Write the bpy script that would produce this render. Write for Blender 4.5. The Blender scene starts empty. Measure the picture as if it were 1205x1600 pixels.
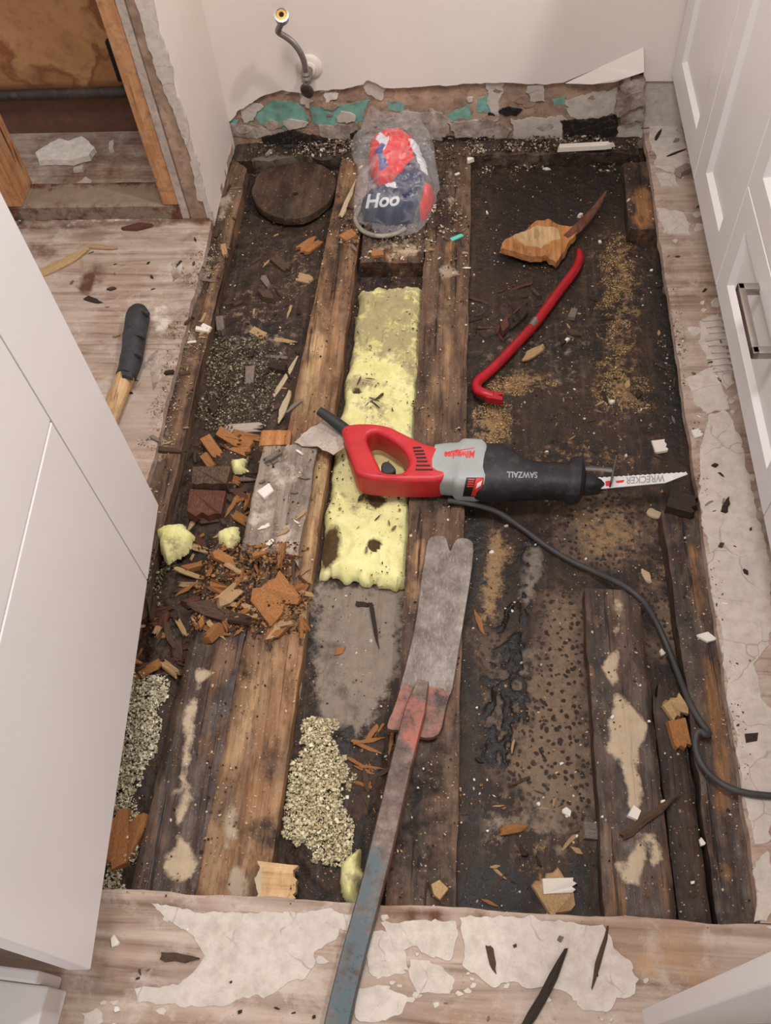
import bpy, bmesh, math, random
import numpy as np
from mathutils import Vector, Matrix, Euler

random.seed(7)
RNG = np.random.default_rng(11)
SC = bpy.context.scene
COL = SC.collection

# ------------------------------------------------------------------ camera
CAM_H = 1.38
F_PX, PITCH, ROLL, YAW = 1413.61, 0.995648, -0.120693, 0.164768


def cam_axes():
    cy, sy = math.cos(YAW), math.sin(YAW)
    f = np.array([-sy, cy, 0.]); r = np.array([cy, sy, 0.]); u = np.array([0, 0, 1.])
    cp, sp = math.cos(PITCH), math.sin(PITCH)
    fw = f * cp - u * sp
    u2 = u * cp + f * sp
    cr, sr = math.cos(ROLL), math.sin(ROLL)
    return r * cr + u2 * sr, -r * sr + u2 * cr, fw


CR, CU, CF = cam_axes()
CAM = np.array([0, 0, CAM_H])
cd = bpy.data.cameras.new('camera')
cam = bpy.data.objects.new('camera', cd)
COL.objects.link(cam)
cd.sensor_fit = 'HORIZONTAL'
cd.sensor_width = 36.0
cd.lens = 36.0 * F_PX / 1205.0
cd.clip_start = 0.02
m = Matrix.Identity(4)
for i in range(3):
    m[i][0], m[i][1], m[i][2], m[i][3] = CR[i], CU[i], -CF[i], CAM[i]
cam.matrix_world = m
SC.camera = cam

# ------------------------------------------------------------------ light
SC.view_settings.view_transform = 'Standard'
SC.view_settings.look = 'None'
SC.view_settings.gamma = 1.0
SC.view_settings.use_curve_mapping = False
SC.view_settings.exposure = 0.0
W = bpy.data.worlds.new('room_ambient')
SC.world = W
W.use_nodes = True
W.node_tree.nodes['Background'].inputs[0].default_value = (1.0, 0.98, 0.98, 1)
W.node_tree.nodes['Background'].inputs[1].default_value = 0.80


def area(name, loc, target, size, power, col):
    l = bpy.data.lights.new(name, 'AREA')
    l.shape = 'DISK'; l.size = size; l.energy = power; l.color = col
    o = bpy.data.objects.new(name, l)
    COL.objects.link(o)
    o.location = loc
    o.rotation_euler = (Vector(target) - Vector(loc)).to_track_quat('-Z', 'Y').to_euler()
    return o


area('ceiling_lamp_light', (-0.16, 0.60, 2.40), (0.0, 1.0, 0), 0.50, 27, (1.0, 0.975, 0.955))
area('second_lamp_light', (0.96, 1.00, 2.40), (0.1, 1.6, 0.2), 0.11, 26, (1.0, 0.965, 0.94))


# ------------------------------------------------------------------ helpers
def ray(x, y):
    return CR * ((x - 602.5) / F_PX) - CU * ((y - 800.0) / F_PX) + CF


def P(x, y, z=0.0):
    """the point of the horizontal plane at height z that the photograph shows at (x, y)"""
    d = ray(x, y)
    return CAM + d * ((z - CAM_H) / d[2])


def PY(x, y, Y):
    d = ray(x, y)
    return CAM + d * (Y / d[1])


def PX(x, y, X):
    d = ray(x, y)
    return CAM + d * (X / d[0])


def srgb(r, g, b, a=1.0):
    def f(c):
        c /= 255.0
        return c / 12.92 if c <= 0.04045 else ((c + 0.055) / 1.055) ** 2.4
    return (f(r), f(g), f(b), a)


def _hash(ix, iy, iz, s):
    h = (ix * 374761393 + iy * 668265263 + iz * 2147483647 + s * 1274126177) & 0xFFFFFFFF
    h = ((h ^ (h >> 13)) * 1274126177) & 0xFFFFFFFF
    return ((h ^ (h >> 16)) & 0xFFFF) / 65535.0


def vnoise(x, y, z=0.0, s=0):
    x = np.asarray(x, float); y = np.asarray(y, float); z = np.asarray(z, float) + 0 * x
    ix, iy, iz = np.floor(x).astype(np.int64), np.floor(y).astype(np.int64), np.floor(z).astype(np.int64)
    fx, fy, fz = x - ix, y - iy, z - iz
    fx, fy, fz = [t * t * (3 - 2 * t) for t in (fx, fy, fz)]
    o = 0
    for a in (0, 1):
        for b in (0, 1):
            for c in (0, 1):
                w = (fx if a else 1 - fx) * (fy if b else 1 - fy) * (fz if c else 1 - fz)
                o = o + w * _hash(ix + a, iy + b, iz + c, s)
    return o


def fbm(x, y, z=0.0, s=0, octv=4):
    o, amp, tot = 0, 1.0, 0
    for k in range(octv):
        o = o + amp * vnoise(np.asarray(x) * 2 ** k, np.asarray(y) * 2 ** k, np.asarray(z) * 2 ** k, s + k)
        tot += amp; amp *= 0.5
    return o / tot - 0.5


def sdist(px, py, poly):
    """signed distance to a polygon, negative inside"""
    px = np.asarray(px, float); py = np.asarray(py, float)
    d2 = np.full(px.shape, 1e9); ins = np.zeros(px.shape, bool)
    n = len(poly)
    for i in range(n):
        ax, ay = poly[i][0], poly[i][1]; bx, by = poly[(i + 1) % n][0], poly[(i + 1) % n][1]
        ex, ey = bx - ax, by - ay
        L = ex * ex + ey * ey + 1e-12
        t = np.clip(((px - ax) * ex + (py - ay) * ey) / L, 0, 1)
        d2 = np.minimum(d2, (px - ax - t * ex) ** 2 + (py - ay - t * ey) ** 2)
        c = ((ay > py) != (by > py)) & (px < (bx - ax) * (py - ay) / (by - ay + 1e-15) + ax)
        ins ^= c
    d = np.sqrt(d2)
    return np.where(ins, -d, d)


def blobmask(x, y, blobs, z):
    """blobs: (channel, polygon in photo pixels on plane z, soft metres, strength) -> N x 4 tone"""
    T = np.zeros((len(x), 4))
    wob = fbm(x * 30, y * 30, 0, 5) * 0.03
    for ch, poly, soft, st in blobs:
        w = [P(a, b, z)[:2] for a, b in poly]
        d = sdist(x, y, w) + wob
        v = np.clip(0.5 - d / (2 * soft), 0, 1) * st
        T[:, ch] = np.maximum(T[:, ch], v)
    return T


def ell(cx, cy, rx, ry, ang=0, n=14):
    a = math.radians(ang)
    return [(cx + rx * math.cos(t) * math.cos(a) - ry * math.sin(t) * math.sin(a),
             cy + rx * math.cos(t) * math.sin(a) + ry * math.sin(t) * math.cos(a)) for t in
            [2 * math.pi * k / n for k in range(n)]]


def mesh_np(name, V, Fc, tone=None, smooth=False):
    me = bpy.data.meshes.new(name)
    me.from_pydata([tuple(v) for v in V] if not isinstance(V, np.ndarray) else V.tolist(), [], Fc if isinstance(Fc, list) else Fc.tolist())
    if tone is not None:
        a = me.color_attributes.new('Tone', 'FLOAT_COLOR', 'POINT')
        a.data.foreach_set('color', np.asarray(tone, np.float32).ravel())
    me.update()
    if smooth:
        shade(me)
    return me


def shade(me, ang=40):
    me.polygons.foreach_set('use_smooth', [True] * len(me.polygons))
    me.set_sharp_from_angle(angle=math.radians(ang))


def put(name, me, mat, parent=None, origin='base', loc=None):
    """link one mesh object; vertices are in world space, the origin is moved to the base of the piece"""
    o = bpy.data.objects.new(name, me)
    COL.objects.link(o)
    if mat is not None:
        me.materials.clear(); me.materials.append(MAT[mat] if isinstance(mat, str) else mat)
    if parent is None:
        if origin == 'base':
            n = len(me.vertices)
            c = np.empty(n * 3, np.float32); me.vertices.foreach_get('co', c); c = c.reshape(-1, 3)
            lo, hi = c.min(0), c.max(0)
            b = Vector(((lo[0] + hi[0]) / 2, (lo[1] + hi[1]) / 2, lo[2]))
            me.transform(Matrix.Translation(-b))
            o.location = b
    else:
        o.parent = parent
        t = Vector((0, 0, 0)); q = parent
        while q is not None:
            t += q.location; q = q.parent
        me.transform(Matrix.Translation(-t))
    return o


def thing(name, label, cat, loc, group=None):
    o = bpy.data.objects.new(name, None)
    COL.objects.link(o)
    o.location = loc
    return tag(o, label, cat, group)


def tag(o, label, cat, group=None, kind=None):
    o['label'] = label; o['category'] = cat
    if group: o['group'] = group
    if kind: o['kind'] = kind
    return o


def struct(o):
    o['kind'] = 'structure'
    return o


def box_me(name, x0, x1, y0, y1, z0, z1, bev=0.0, seg=2):
    bm = bmesh.new()
    bmesh.ops.create_cube(bm, size=1)
    for v in bm.verts:
        v.co = Vector((x0 if v.co.x < 0 else x1, y0 if v.co.y < 0 else y1, z0 if v.co.z < 0 else z1))
    if bev:
        bmesh.ops.bevel(bm, geom=bm.edges[:], offset=bev, segments=seg, affect='EDGES', profile=0.5)
    me = bpy.data.meshes.new(name)
    bm.to_mesh(me); bm.free()
    return me


def chaikin(p, n=2, closed=True):
    p = [np.asarray(a, float) for a in p]
    for _ in range(n):
        q = []
        m_ = len(p)
        if not closed: q.append(p[0])
        for i in range(m_ if closed else m_ - 1):
            a, b = p[i], p[(i + 1) % m_]
            q += [a * 0.75 + b * 0.25, a * 0.25 + b * 0.75]
        if not closed: q.append(p[-1])
        p = q
    return p


def slab(name, polys, z0, z1, bev, res=3):
    """2D outline(s) with holes, extruded between z0 and z1 with rounded rims"""
    cu = bpy.data.curves.new(name, 'CURVE')
    cu.dimensions = '2D'; cu.fill_mode = 'BOTH'
    for poly in polys:
        s = cu.splines.new('POLY'); s.points.add(len(poly) - 1); s.use_cyclic_u = True
        for pt, c in zip(s.points, poly): pt.co = (c[0], c[1], 0, 1)
    cu.extrude = max((z1 - z0) / 2 - bev, 1e-5); cu.bevel_depth = bev; cu.bevel_resolution = res; cu.offset = -bev
    o = bpy.data.objects.new(name, cu); COL.objects.link(o)
    dg = bpy.context.evaluated_depsgraph_get(); dg.update()
    me = bpy.data.meshes.new_from_object(o.evaluated_get(dg))
    bpy.data.objects.remove(o); bpy.data.curves.remove(cu)
    bm = bmesh.new(); bm.from_mesh(me)
    bmesh.ops.remove_doubles(bm, verts=bm.verts, dist=1e-5)
    bmesh.ops.recalc_face_normals(bm, faces=bm.faces)
    bm.to_mesh(me); bm.free()
    me.transform(Matrix.Translation((0, 0, (z0 + z1) / 2)))
    me.name = name
    shade(me, 50)
    return me


def text_me(name, s, size, ext=0.0003, shear=0.0, bold=0.0):
    cu = bpy.data.curves.new(name, 'FONT')
    cu.body = s; cu.size = size; cu.extrude = ext; cu.shear = shear; cu.offset = bold
    cu.align_x = 'CENTER'; cu.align_y = 'CENTER'; cu.resolution_u = 4
    o = bpy.data.objects.new(name, cu); COL.objects.link(o)
    dg = bpy.context.evaluated_depsgraph_get(); dg.update()
    me = bpy.data.meshes.new_from_object(o.evaluated_get(dg))
    bpy.data.objects.remove(o); bpy.data.curves.remove(cu)
    me.name = name
    return me


def tube(name, pts, rad, n=10, cap=True, smooth_n=2, squash=1.0):
    """round tube along points (world), rad a number or one per point"""
    pts = [np.asarray(p, float) for p in pts]
    R_ = [rad] * len(pts) if np.isscalar(rad) else list(rad)
    pr = [np.append(p, r) for p, r in zip(pts, R_)]
    if smooth_n: pr = chaikin(pr, smooth_n, closed=False)
    C = np.array(pr)
    V, Fc = [], []
    prev = None
    for i in range(len(C)):
        a = C[max(i - 1, 0)][:3]; b = C[min(i + 1, len(C) - 1)][:3]
        t = b - a; t = t / (np.linalg.norm(t) + 1e-12)
        if prev is None:
            s = np.cross(t, [0, 0, 1.]);
            if np.linalg.norm(s) < 1e-3: s = np.cross(t, [1., 0, 0])
        else:
            s = prev - t * (prev @ t)
        s = s / np.linalg.norm(s); prev = s
        u = np.cross(s, t)
        for k in range(n):
            an = 2 * math.pi * k / n
            V.append(C[i][:3] + C[i][3] * (math.cos(an) * s + squash * math.sin(an) * u))
    for i in range(len(C) - 1):
        for k in range(n):
            Fc.append((i * n + k, i * n + (k + 1) % n, (i + 1) * n + (k + 1) % n, (i + 1) * n + k))
    if cap:
        Fc.append(tuple(range(n - 1, -1, -1)))
        b = (len(C) - 1) * n
        Fc.append(tuple(range(b, b + n)))
    me = mesh_np(name, np.array(V), Fc)
    bm = bmesh.new(); bm.from_mesh(me); bmesh.ops.recalc_face_normals(bm, faces=bm.faces); bm.to_mesh(me); bm.free()
    shade(me, 50)
    return me


def lathe(name, prof, center, axis, n=24):
    """profile [(radius, along)] turned around axis at center"""
    ax = Vector(axis).normalized()
    q = ax.to_track_quat('Z', 'Y').to_matrix()
    V, Fc = [], []
    for r, h in prof:
        for k in range(n):
            a = 2 * math.pi * k / n
            V.append(tuple(Vector(center) + q @ Vector((r * math.cos(a), r * math.sin(a), h))))
    for i in range(len(prof) - 1):
        for k in range(n):
            Fc.append((i * n + k, i * n + (k + 1) % n, (i + 1) * n + (k + 1) % n, (i + 1) * n + k))
    Fc.append(tuple(range(n - 1, -1, -1)))
    b = (len(prof) - 1) * n
    Fc.append(tuple(range(b, b + n)))
    me = mesh_np(name, V, Fc)
    bm = bmesh.new(); bm.from_mesh(me); bmesh.ops.recalc_face_normals(bm, faces=bm.faces); bm.to_mesh(me); bm.free()
    shade(me, 35)
    return me


def ragged(poly, step=0.006, amp=0.004, seed=0, freq=60):
    out = []
    n = len(poly)
    for i in range(n):
        a = np.asarray(poly[i][:2], float); b = np.asarray(poly[(i + 1) % n][:2], float)
        L = np.linalg.norm(b - a); k = max(1, int(L / step))
        for j in range(k):
            p = a + (b - a) * j / k
            nx = fbm(p[0] * freq, p[1] * freq, 0.0, seed) * 2; ny = fbm(p[0] * freq, p[1] * freq, 9.0, seed + 3) * 2
            mx_ = fbm(p[0] * 19, p[1] * 19, 4.0, seed + 5) * 2; my_ = fbm(p[0] * 19, p[1] * 19, 6.0, seed + 6) * 2
            out.append(p + amp * np.array([float(nx + 1.3 * mx_), float(ny + 1.3 * my_)]))
    return out


def prism(name, poly2, z0, z1, taper=0.001, tone=None):
    """thin piece with its own outline, thickness and a slightly bevelled rim"""
    n = len(poly2)
    c = np.mean(np.array(poly2), 0)
    V = []
    for p in poly2: V.append((p[0], p[1], z0))
    for p in poly2:
        d = c - p; L = np.linalg.norm(d) + 1e-9
        q = p + d / L * min(taper, L * 0.3)
        V.append((q[0], q[1], z1))
    Fc = [tuple(range(n - 1, -1, -1)), tuple(range(n, 2 * n))]
    for k in range(n):
        Fc.append((k, (k + 1) % n, n + (k + 1) % n, n + k))
    me = mesh_np(name, V, Fc)
    bm = bmesh.new(); bm.from_mesh(me); bmesh.ops.recalc_face_normals(bm, faces=bm.faces); bm.to_mesh(me); bm.free()
    return me


def wall_prism(name, poly_xz, Y0, Y1):
    """outline in the plane of the back wall (x, z), between depth Y0 (far) and Y1 (near)"""
    me = prism(name, poly_xz, 0, 1, 0.0)
    for v in me.vertices:
        x, y, z = v.co
        v.co = (x, Y1 if z > 0.5 else Y0, y)
    bm = bmesh.new(); bm.from_mesh(me); bmesh.ops.recalc_face_normals(bm, faces=bm.faces); bm.to_mesh(me); bm.free()
    return me


SURF = []      # (polygon xy, z) of what can be stood on


def plank(name, quad, ztop, thick, mat, tones=(), res=0.006, rough=0.0018, side=0.002, rag=(0, 0), gouge=0.004, round_=0.003, seed=1, grain=1.0, parent=None, surf=True, dome=0.0):
    """a board: quad = far-left, far-right, near-right, near-left in world xy; the top is a relief of its own"""
    q = [np.asarray(c, float)[:2] for c in quad]
    Lm = (np.linalg.norm(q[0] - q[3]) + np.linalg.norm(q[1] - q[2])) / 2
    Wm = (np.linalg.norm(q[0] - q[1]) + np.linalg.norm(q[3] - q[2])) / 2
    N = max(4, int(Lm / res)); M = max(4, int(Wm / res))
    u = np.linspace(0, 1, N + 1); v = np.linspace(0, 1, M + 1)
    U, Vv = np.meshgrid(u, v, indexing='ij')
    X = (1 - U) * ((1 - Vv) * q[0][0] + Vv * q[1][0]) + U * ((1 - Vv) * q[3][0] + Vv * q[2][0])
    Y = (1 - U) * ((1 - Vv) * q[0][1] + Vv * q[1][1]) + U * ((1 - Vv) * q[3][1] + Vv * q[2][1])
    # ragged ends and sides
    ld = (q[3] - q[0] + q[2] - q[1]); ld /= np.linalg.norm(ld)
    wd = np.array([-ld[1], ld[0]])
    if np.dot(wd, q[1] - q[0]) < 0: wd = -wd
    e0 = rag[0] * (fbm(v * Wm * 90, v * 0, seed, seed) * 1.4 + fbm(v * Wm * 300, v * 0, 3, seed) * 0.6 + 0.5)
    e1 = rag[1] * (fbm(v * Wm * 90, v * 0, seed + 5, seed) * 1.4 + fbm(v * Wm * 300, v * 0, 7, seed) * 0.6 + 0.5)
    sh = e0[None, :] * (1 - U) ** 3 - e1[None, :] * U ** 3
    X = X + ld[0] * sh; Y = Y + ld[1] * sh
    s0 = side * fbm(u * Lm * 18, u * 0, seed + 8, seed) * 2; s1 = side * fbm(u * Lm * 18, u * 0, seed + 9, seed) * 2
    sw = s0[:, None] * (1 - Vv) ** 4 + s1[:, None] * Vv ** 4
    X = X + wd[0] * sw; Y = Y + wd[1] * sw
    lx = (X * wd[0] + Y * wd[1]); ly = (X * ld[0] + Y * ld[1])
    Z = ztop + rough * 2 * fbm(lx * 120, ly * 6 * grain, 0, seed) + rough * fbm(lx * 40, ly * 25, 4, seed)
    ed = np.minimum(Vv, 1 - Vv) * Wm
    Z = Z - round_ * np.clip(1 - ed / (round_ * 1.6 + 1e-6), 0, 1) ** 2
    if dome:
        eu = np.minimum(U, 1 - U) * Lm
        Z = Z - dome * (np.clip(1 - ed / (dome * 1.5), 0, 1) ** 2 + np.clip(1 - eu / (dome * 1.5), 0, 1) ** 2)
    T = blobmask(X.ravel(), Y.ravel(), tones, ztop)
    gn = np.clip(fbm(lx * 25, ly * 8, 2, seed).ravel() * 2 + 0.5, 0, 1)
    Zr = Z.ravel() - gouge * T[:, 1] * gn + 0.0012 * T[:, 2]
    top = np.stack([X.ravel(), Y.ravel(), Zr], 1)
    idx = np.arange((N + 1) * (M + 1)).reshape(N + 1, M + 1)
    F_ = np.stack([idx[:-1, :-1], idx[1:, :-1], idx[1:, 1:], idx[:-1, 1:]], -1).reshape(-1, 4).tolist()
    per = list(idx[0, :]) + list(idx[1:, -1]) + list(idx[-1, -2::-1]) + list(idx[-2:0:-1, 0])
    per = [int(p) for p in per]
    nt = len(top)
    bot = top[per].copy(); bot[:, 2] = ztop - thick
    n = len(per)
    for k in range(n):
        F_.append((per[k], per[(k + 1) % n], nt + (k + 1) % n, nt + k))
    F_.append(tuple(nt + k for k in range(n)))
    V = np.concatenate([top, bot])
    T = np.concatenate([T, T[per]])
    me = mesh_np(name, V, F_, T)
    bm = bmesh.new(); bm.from_mesh(me); bmesh.ops.recalc_face_normals(bm, faces=bm.faces); bm.to_mesh(me); bm.free()
    shade(me, 45)
    if surf:
        SURF.append(([tuple(c) for c in q], ztop + rough * 0.5))
    return put(name, me, mat, parent)


def dome_me(name, poly, z0, hmax, res=0.003, ridge=0.0, seed=0, edge=0.02, tones=(), tz=0.0, freq=28):
    """crumpled or lumpy mass on an outline (world xy): closed height field with a flat underside"""
    pl = [np.asarray(p, float)[:2] for p in poly]
    lo = np.min(pl, 0) - res; hi = np.max(pl, 0) + res
    xs = np.arange(lo[0], hi[0] + res, res); ys = np.arange(lo[1], hi[1] + res, res)
    X, Y = np.meshgrid(xs, ys, indexing='ij')
    D = -sdist(X.ravel(), Y.ravel(), pl).reshape(X.shape)
    inside = D > -res * 0.75
    prof = np.sqrt(np.clip(1 - (1 - np.clip(D / edge, 0, 1)) ** 2, 0, 1))
    nz = fbm(X * freq, Y * freq, 1.3, seed, 5)
    rd = 1 - np.abs(fbm(X * freq, Y * freq, 7.7, seed + 20, 4)) * 4
    H = hmax * prof * (1 + 0.9 * nz) + ridge * prof * rd
    idx = -np.ones(X.shape, int); idx[inside] = np.arange(inside.sum())
    top = np.stack([X[inside], Y[inside], z0 + np.maximum(H[inside], 0.0004)], 1)
    q = np.stack([idx[:-1, :-1], idx[1:, :-1], idx[1:, 1:], idx[:-1, 1:]], -1).reshape(-1, 4)
    q = q[(q >= 0).all(1)]
    n = len(top)
    bot = top.copy(); bot[:, 2] = z0
    from collections import Counter
    F_ = q.tolist()
    ed = {}
    for f in F_:
        for k in range(4):
            e = (f[k], f[(k + 1) % 4])
            if (e[1], e[0]) in ed: del ed[(e[1], e[0])]
            else: ed[e] = 1
    F2 = list(F_)
    for a, b in ed: F2.append((b, a, n + a, n + b))
    F2 += [[n + f[3], n + f[2], n + f[1], n + f[0]] for f in F_]
    V = np.concatenate([top, bot])
    T = blobmask(V[:, 0], V[:, 1], tones, tz) if len(tones) else np.zeros((len(V), 4))
    bm_me = mesh_np(name, V, F2, T)
    bm = bmesh.new(); bm.from_mesh(bm_me)
    loose = [v for v in bm.verts if not v.link_faces]
    bmesh.ops.delete(bm, geom=loose, context='VERTS')
    bmesh.ops.recalc_face_normals(bm, faces=bm.faces)
    bm.to_mesh(bm_me); bm.free()
    shade(bm_me, 60)

    def height(x, y):
        i = np.clip(((np.asarray(x) - xs[0]) / res).round().astype(int), 0, len(xs) - 1)
        j = np.clip(((np.asarray(y) - ys[0]) / res).round().astype(int), 0, len(ys) - 1)
        return z0 + H[i, j]
    return bm_me, height


# ------------------------------------------------------------------ materials
MAT = {}


class NT:
    def __init__(s, name):
        s.m = bpy.data.materials.new(name); s.m.use_nodes = True
        s.t = s.m.node_tree
        s.b = s.t.nodes['Principled BSDF']; s.out = s.t.nodes['Material Output']
        MAT[name] = s.m

    def n(s, typ, **kw):
        nd = s.t.nodes.new(typ)
        for k, v in kw.items(): setattr(nd, k, v)
        return nd

    def link(s, a, b): s.t.links.new(a, b)

    def coord(s, scale=(1, 1, 1), which='Object', rot=(0, 0, 0)):
        tc = s.n('ShaderNodeTexCoord'); mp = s.n('ShaderNodeMapping')
        mp.inputs['Scale'].default_value = scale; mp.inputs['Rotation'].default_value = rot
        s.link(tc.outputs[which], mp.inputs[0])
        return mp.outputs[0]

    def world(s, scale=(1, 1, 1)):
        g = s.n('ShaderNodeNewGeometry'); mp = s.n('ShaderNodeMapping')
        mp.inputs['Scale'].default_value = scale
        s.link(g.outputs['Position'], mp.inputs[0])
        return mp.outputs[0]

    def noise(s, co, scale, detail=5, rough=0.6, dist=0.0):
        nd = s.n('ShaderNodeTexNoise')
        nd.inputs['Scale'].default_value = scale; nd.inputs['Detail'].default_value = detail
        nd.inputs['Roughness'].default_value = rough; nd.inputs['Distortion'].default_value = dist
        s.link(co, nd.inputs['Vector'])
        return nd.outputs['Fac']

    def voro(s, co, scale, feat='F1', rnd=1.0):
        nd = s.n('ShaderNodeTexVoronoi'); nd.feature = feat
        nd.inputs['Scale'].default_value = scale; nd.inputs['Randomness'].default_value = rnd
        s.link(co, nd.inputs['Vector'])
        return nd.outputs['Distance']

    def ramp(s, fac, stops, interp='LINEAR'):
        nd = s.n('ShaderNodeValToRGB'); r = nd.color_ramp; r.interpolation = interp
        while len(r.elements) < len(stops): r.elements.new(0.5)
        for e, (p, c) in zip(r.elements, stops):
            e.position = p; e.color = c if len(c) == 4 else (*c, 1)
        s.link(fac, nd.inputs[0])
        return nd.outputs[0]

    def mix(s, fac, a, b, mode='MIX'):
        nd = s.n('ShaderNodeMix'); nd.data_type = 'RGBA'; nd.blend_type = mode
        for sock, v in ((nd.inputs[0], fac), (nd.inputs[6], a), (nd.inputs[7], b)):
            if hasattr(v, 'is_linked') or hasattr(v, 'links'): s.link(v, sock)
            else: sock.default_value = v
        return nd.outputs[2]

    def math(s, op, a, b=0.0, c=None, clamp=False):
        nd = s.n('ShaderNodeMath'); nd.operation = op; nd.use_clamp = clamp
        for sock, v in zip(nd.inputs, (a, b, c)):
            if v is None: continue
            if hasattr(v, 'links'): s.link(v, sock)
            else: sock.default_value = v
        return nd.outputs[0]

    def tone(s):
        nd = s.n('ShaderNodeAttribute'); nd.attribute_name = 'Tone'
        sp = s.n('ShaderNodeSeparateColor'); s.link(nd.outputs['Color'], sp.inputs[0])
        return sp.outputs[0], sp.outputs[1], sp.outputs[2], nd.outputs['Alpha']

    def bump(s, h, strength=0.5, dist=0.002, prev=None):
        nd = s.n('ShaderNodeBump'); nd.inputs['Strength'].default_value = strength; nd.inputs['Distance'].default_value = dist
        s.link(h, nd.inputs['Height'])
        if prev is not None: s.link(prev, nd.inputs['Normal'])
        s.link(nd.outputs[0], s.b.inputs['Normal'])
        return nd.outputs[0]

    def set(s, col=None, rough=None, metal=None, spec=None):
        for nm, v in (('Base Color', col), ('Roughness', rough), ('Metallic', metal), ('Specular IOR Level', spec)):
            if v is None: continue
            if hasattr(v, 'links'): s.link(v, s.b.inputs[nm])
            else: s.b.inputs[nm].default_value = v
        return s.m


def edge_mask(t, ch, nz, width=0.12, amp=1.3):
    """a tone channel broken up by noise into a patch with a crisp irregular rim"""
    v = t.math('ADD', ch, t.math('MULTIPLY', t.math('SUBTRACT', nz, 0.5), amp))
    k = t.math('MULTIPLY', t.math('SUBTRACT', v, 0.5 - width), 1 / (2 * width), clamp=True)
    return t.math('MULTIPLY', k, t.math('MULTIPLY', ch, 5.0, clamp=True))


def wood(name, dark, mid, light, fresh, rot, dust, scale=(70, 3.2, 70), rough=0.72, spec=0.3, stain=0.75, grey=0.10, gain=1.04):
    """stained old timber: grain along local Y, tone R = bare fresh wood, G = rot, B = adhesive dust"""
    def ds(c, k=grey, g_=gain):
        m_ = sum(c) / 3
        return tuple(min(255, (m_ * k + x * (1 - k)) * g_) for x in c)
    dark, mid, light, fresh, rot = ds(dark), ds(mid), ds(light), ds(fresh), ds(rot)
    t = NT(name)
    co = t.coord(scale); ob = t.coord((1, 1, 1)); ob2 = t.coord((4, 1, 4))
    g = t.noise(co, 1.0, 6, 0.65, 0.4)
    big = t.noise(ob2, 5.0, 5, 0.62, 0.6)
    fine = t.noise(ob, 160, 4, 0.7)
    mid_n = t.noise(ob, 38, 6, 0.68, 0.3)
    base = t.ramp(g, [(0.28, srgb(*dark)), (0.5, srgb(*mid)), (0.74, srgb(*light))])
    base = t.mix(t.math('MULTIPLY', t.ramp(big, [(0.38, (1, 1, 1)), (0.6, (0, 0, 0))]), stain), base, srgb(*rot))
    R_, G_, B_, A_ = t.tone()
    fr = t.mix(t.ramp(g, [(0.35, (0, 0, 0)), (0.7, (1, 1, 1))]), srgb(*[c * 0.66 for c in fresh]), srgb(*fresh))
    base = t.mix(edge_mask(t, R_, t.noise(t.coord((12, 2, 12)), 4, 5, 0.7), 0.3), base, fr)
    base = t.mix(edge_mask(t, G_, mid_n, 0.3), base, t.mix(g, srgb(*[c * 0.55 for c in rot]), srgb(*rot)))
    # stray grime speckle
    base = t.mix(t.math('MULTIPLY', t.ramp(fine, [(0.62, (0, 0, 0)), (0.72, (1, 1, 1))]), 0.55), base, srgb(*[c * 0.5 for c in dark]))
    base = t.mix(t.math('MULTIPLY', t.ramp(t.noise(ob, 210, 2, 0.5), [(0.68, (0, 0, 0)), (0.73, (1, 1, 1))]), 0.6), base, srgb(190, 165, 135))
    film = t.noise(t.coord((5, 2, 5)), 6, 6, 0.7, 0.3)
    base = t.mix(t.math('MULTIPLY', t.ramp(film, [(0.46, (0, 0, 0)), (0.68, (1, 1, 1))]), 0.36), base, srgb(*[0.55 * a + 0.45 * b for a, b in zip(dust, mid)]))
    base = t.mix(t.math('MULTIPLY', t.ramp(t.noise(t.coord((9, 3, 9)), 5, 6, 0.72), [(0.5, (0, 0, 0)), (0.68, (1, 1, 1))]), 0.6), base, srgb(*[c * 0.8 for c in rot]))
    crack = t.noise(t.coord((scale[0] * 1.6, scale[1] * 0.8, scale[2] * 1.6)), 1.0, 3, 0.55, 0.6)
    crk = t.ramp(crack, [(0.30, (1, 1, 1)), (0.36, (0, 0, 0))])
    base = t.mix(t.math('MULTIPLY', crk, 0.85), base, srgb(*[c * 0.4 for c in rot]))
    dcol = t.mix(mid_n, srgb(*[c * 0.72 for c in dust]), srgb(*dust))
    base = t.mix(edge_mask(t, B_, mid_n, 0.14), base, dcol)
    t.set(base, t.ramp(mid_n, [(0.3, (rough - 0.2,) * 3), (0.7, (min(rough + 0.15, 1),) * 3)]), spec=spec)
    b1 = t.bump(g, 0.6, 0.0025)
    b1 = t.bump(t.math('SUBTRACT', 1.0, crk), 0.5, 0.0025, b1)
    t.bump(mid_n, 0.5, 0.002, b1)
    return t.m


wood('wood_joist_pale', (92, 58, 36), (150, 102, 62), (188, 142, 96), (214, 166, 108), (62, 38, 28), (176, 156, 134), grey=0.20, gain=1.0)
wood('wood_joist_brown', (66, 42, 28), (112, 74, 50), (150, 108, 74), (190, 132, 80), (46, 29, 22), (168, 150, 128), grey=0.26, gain=0.94)
wood('wood_joist_dark', (36, 23, 18), (66, 42, 31), (100, 66, 46), (168, 112, 60), (28, 19, 16), (196, 172, 142), spec=0.45, rough=0.6)
wood('wood_orange', (126, 74, 34), (178, 112, 56), (206, 146, 84), (220, 166, 104), (96, 54, 30), (190, 170, 140), stain=0.4)
wood('wood_tan', (150, 112, 70), (196, 156, 106), (222, 188, 142), (228, 196, 150), (112, 76, 48), (200, 180, 150), stain=0.35)
wood('wood_tan_across', (150, 112, 70), (196, 156, 106), (222, 188, 142), (228, 196, 150), (112, 76, 48), (200, 180, 150), stain=0.35, scale=(3.2, 70, 70))
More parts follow.
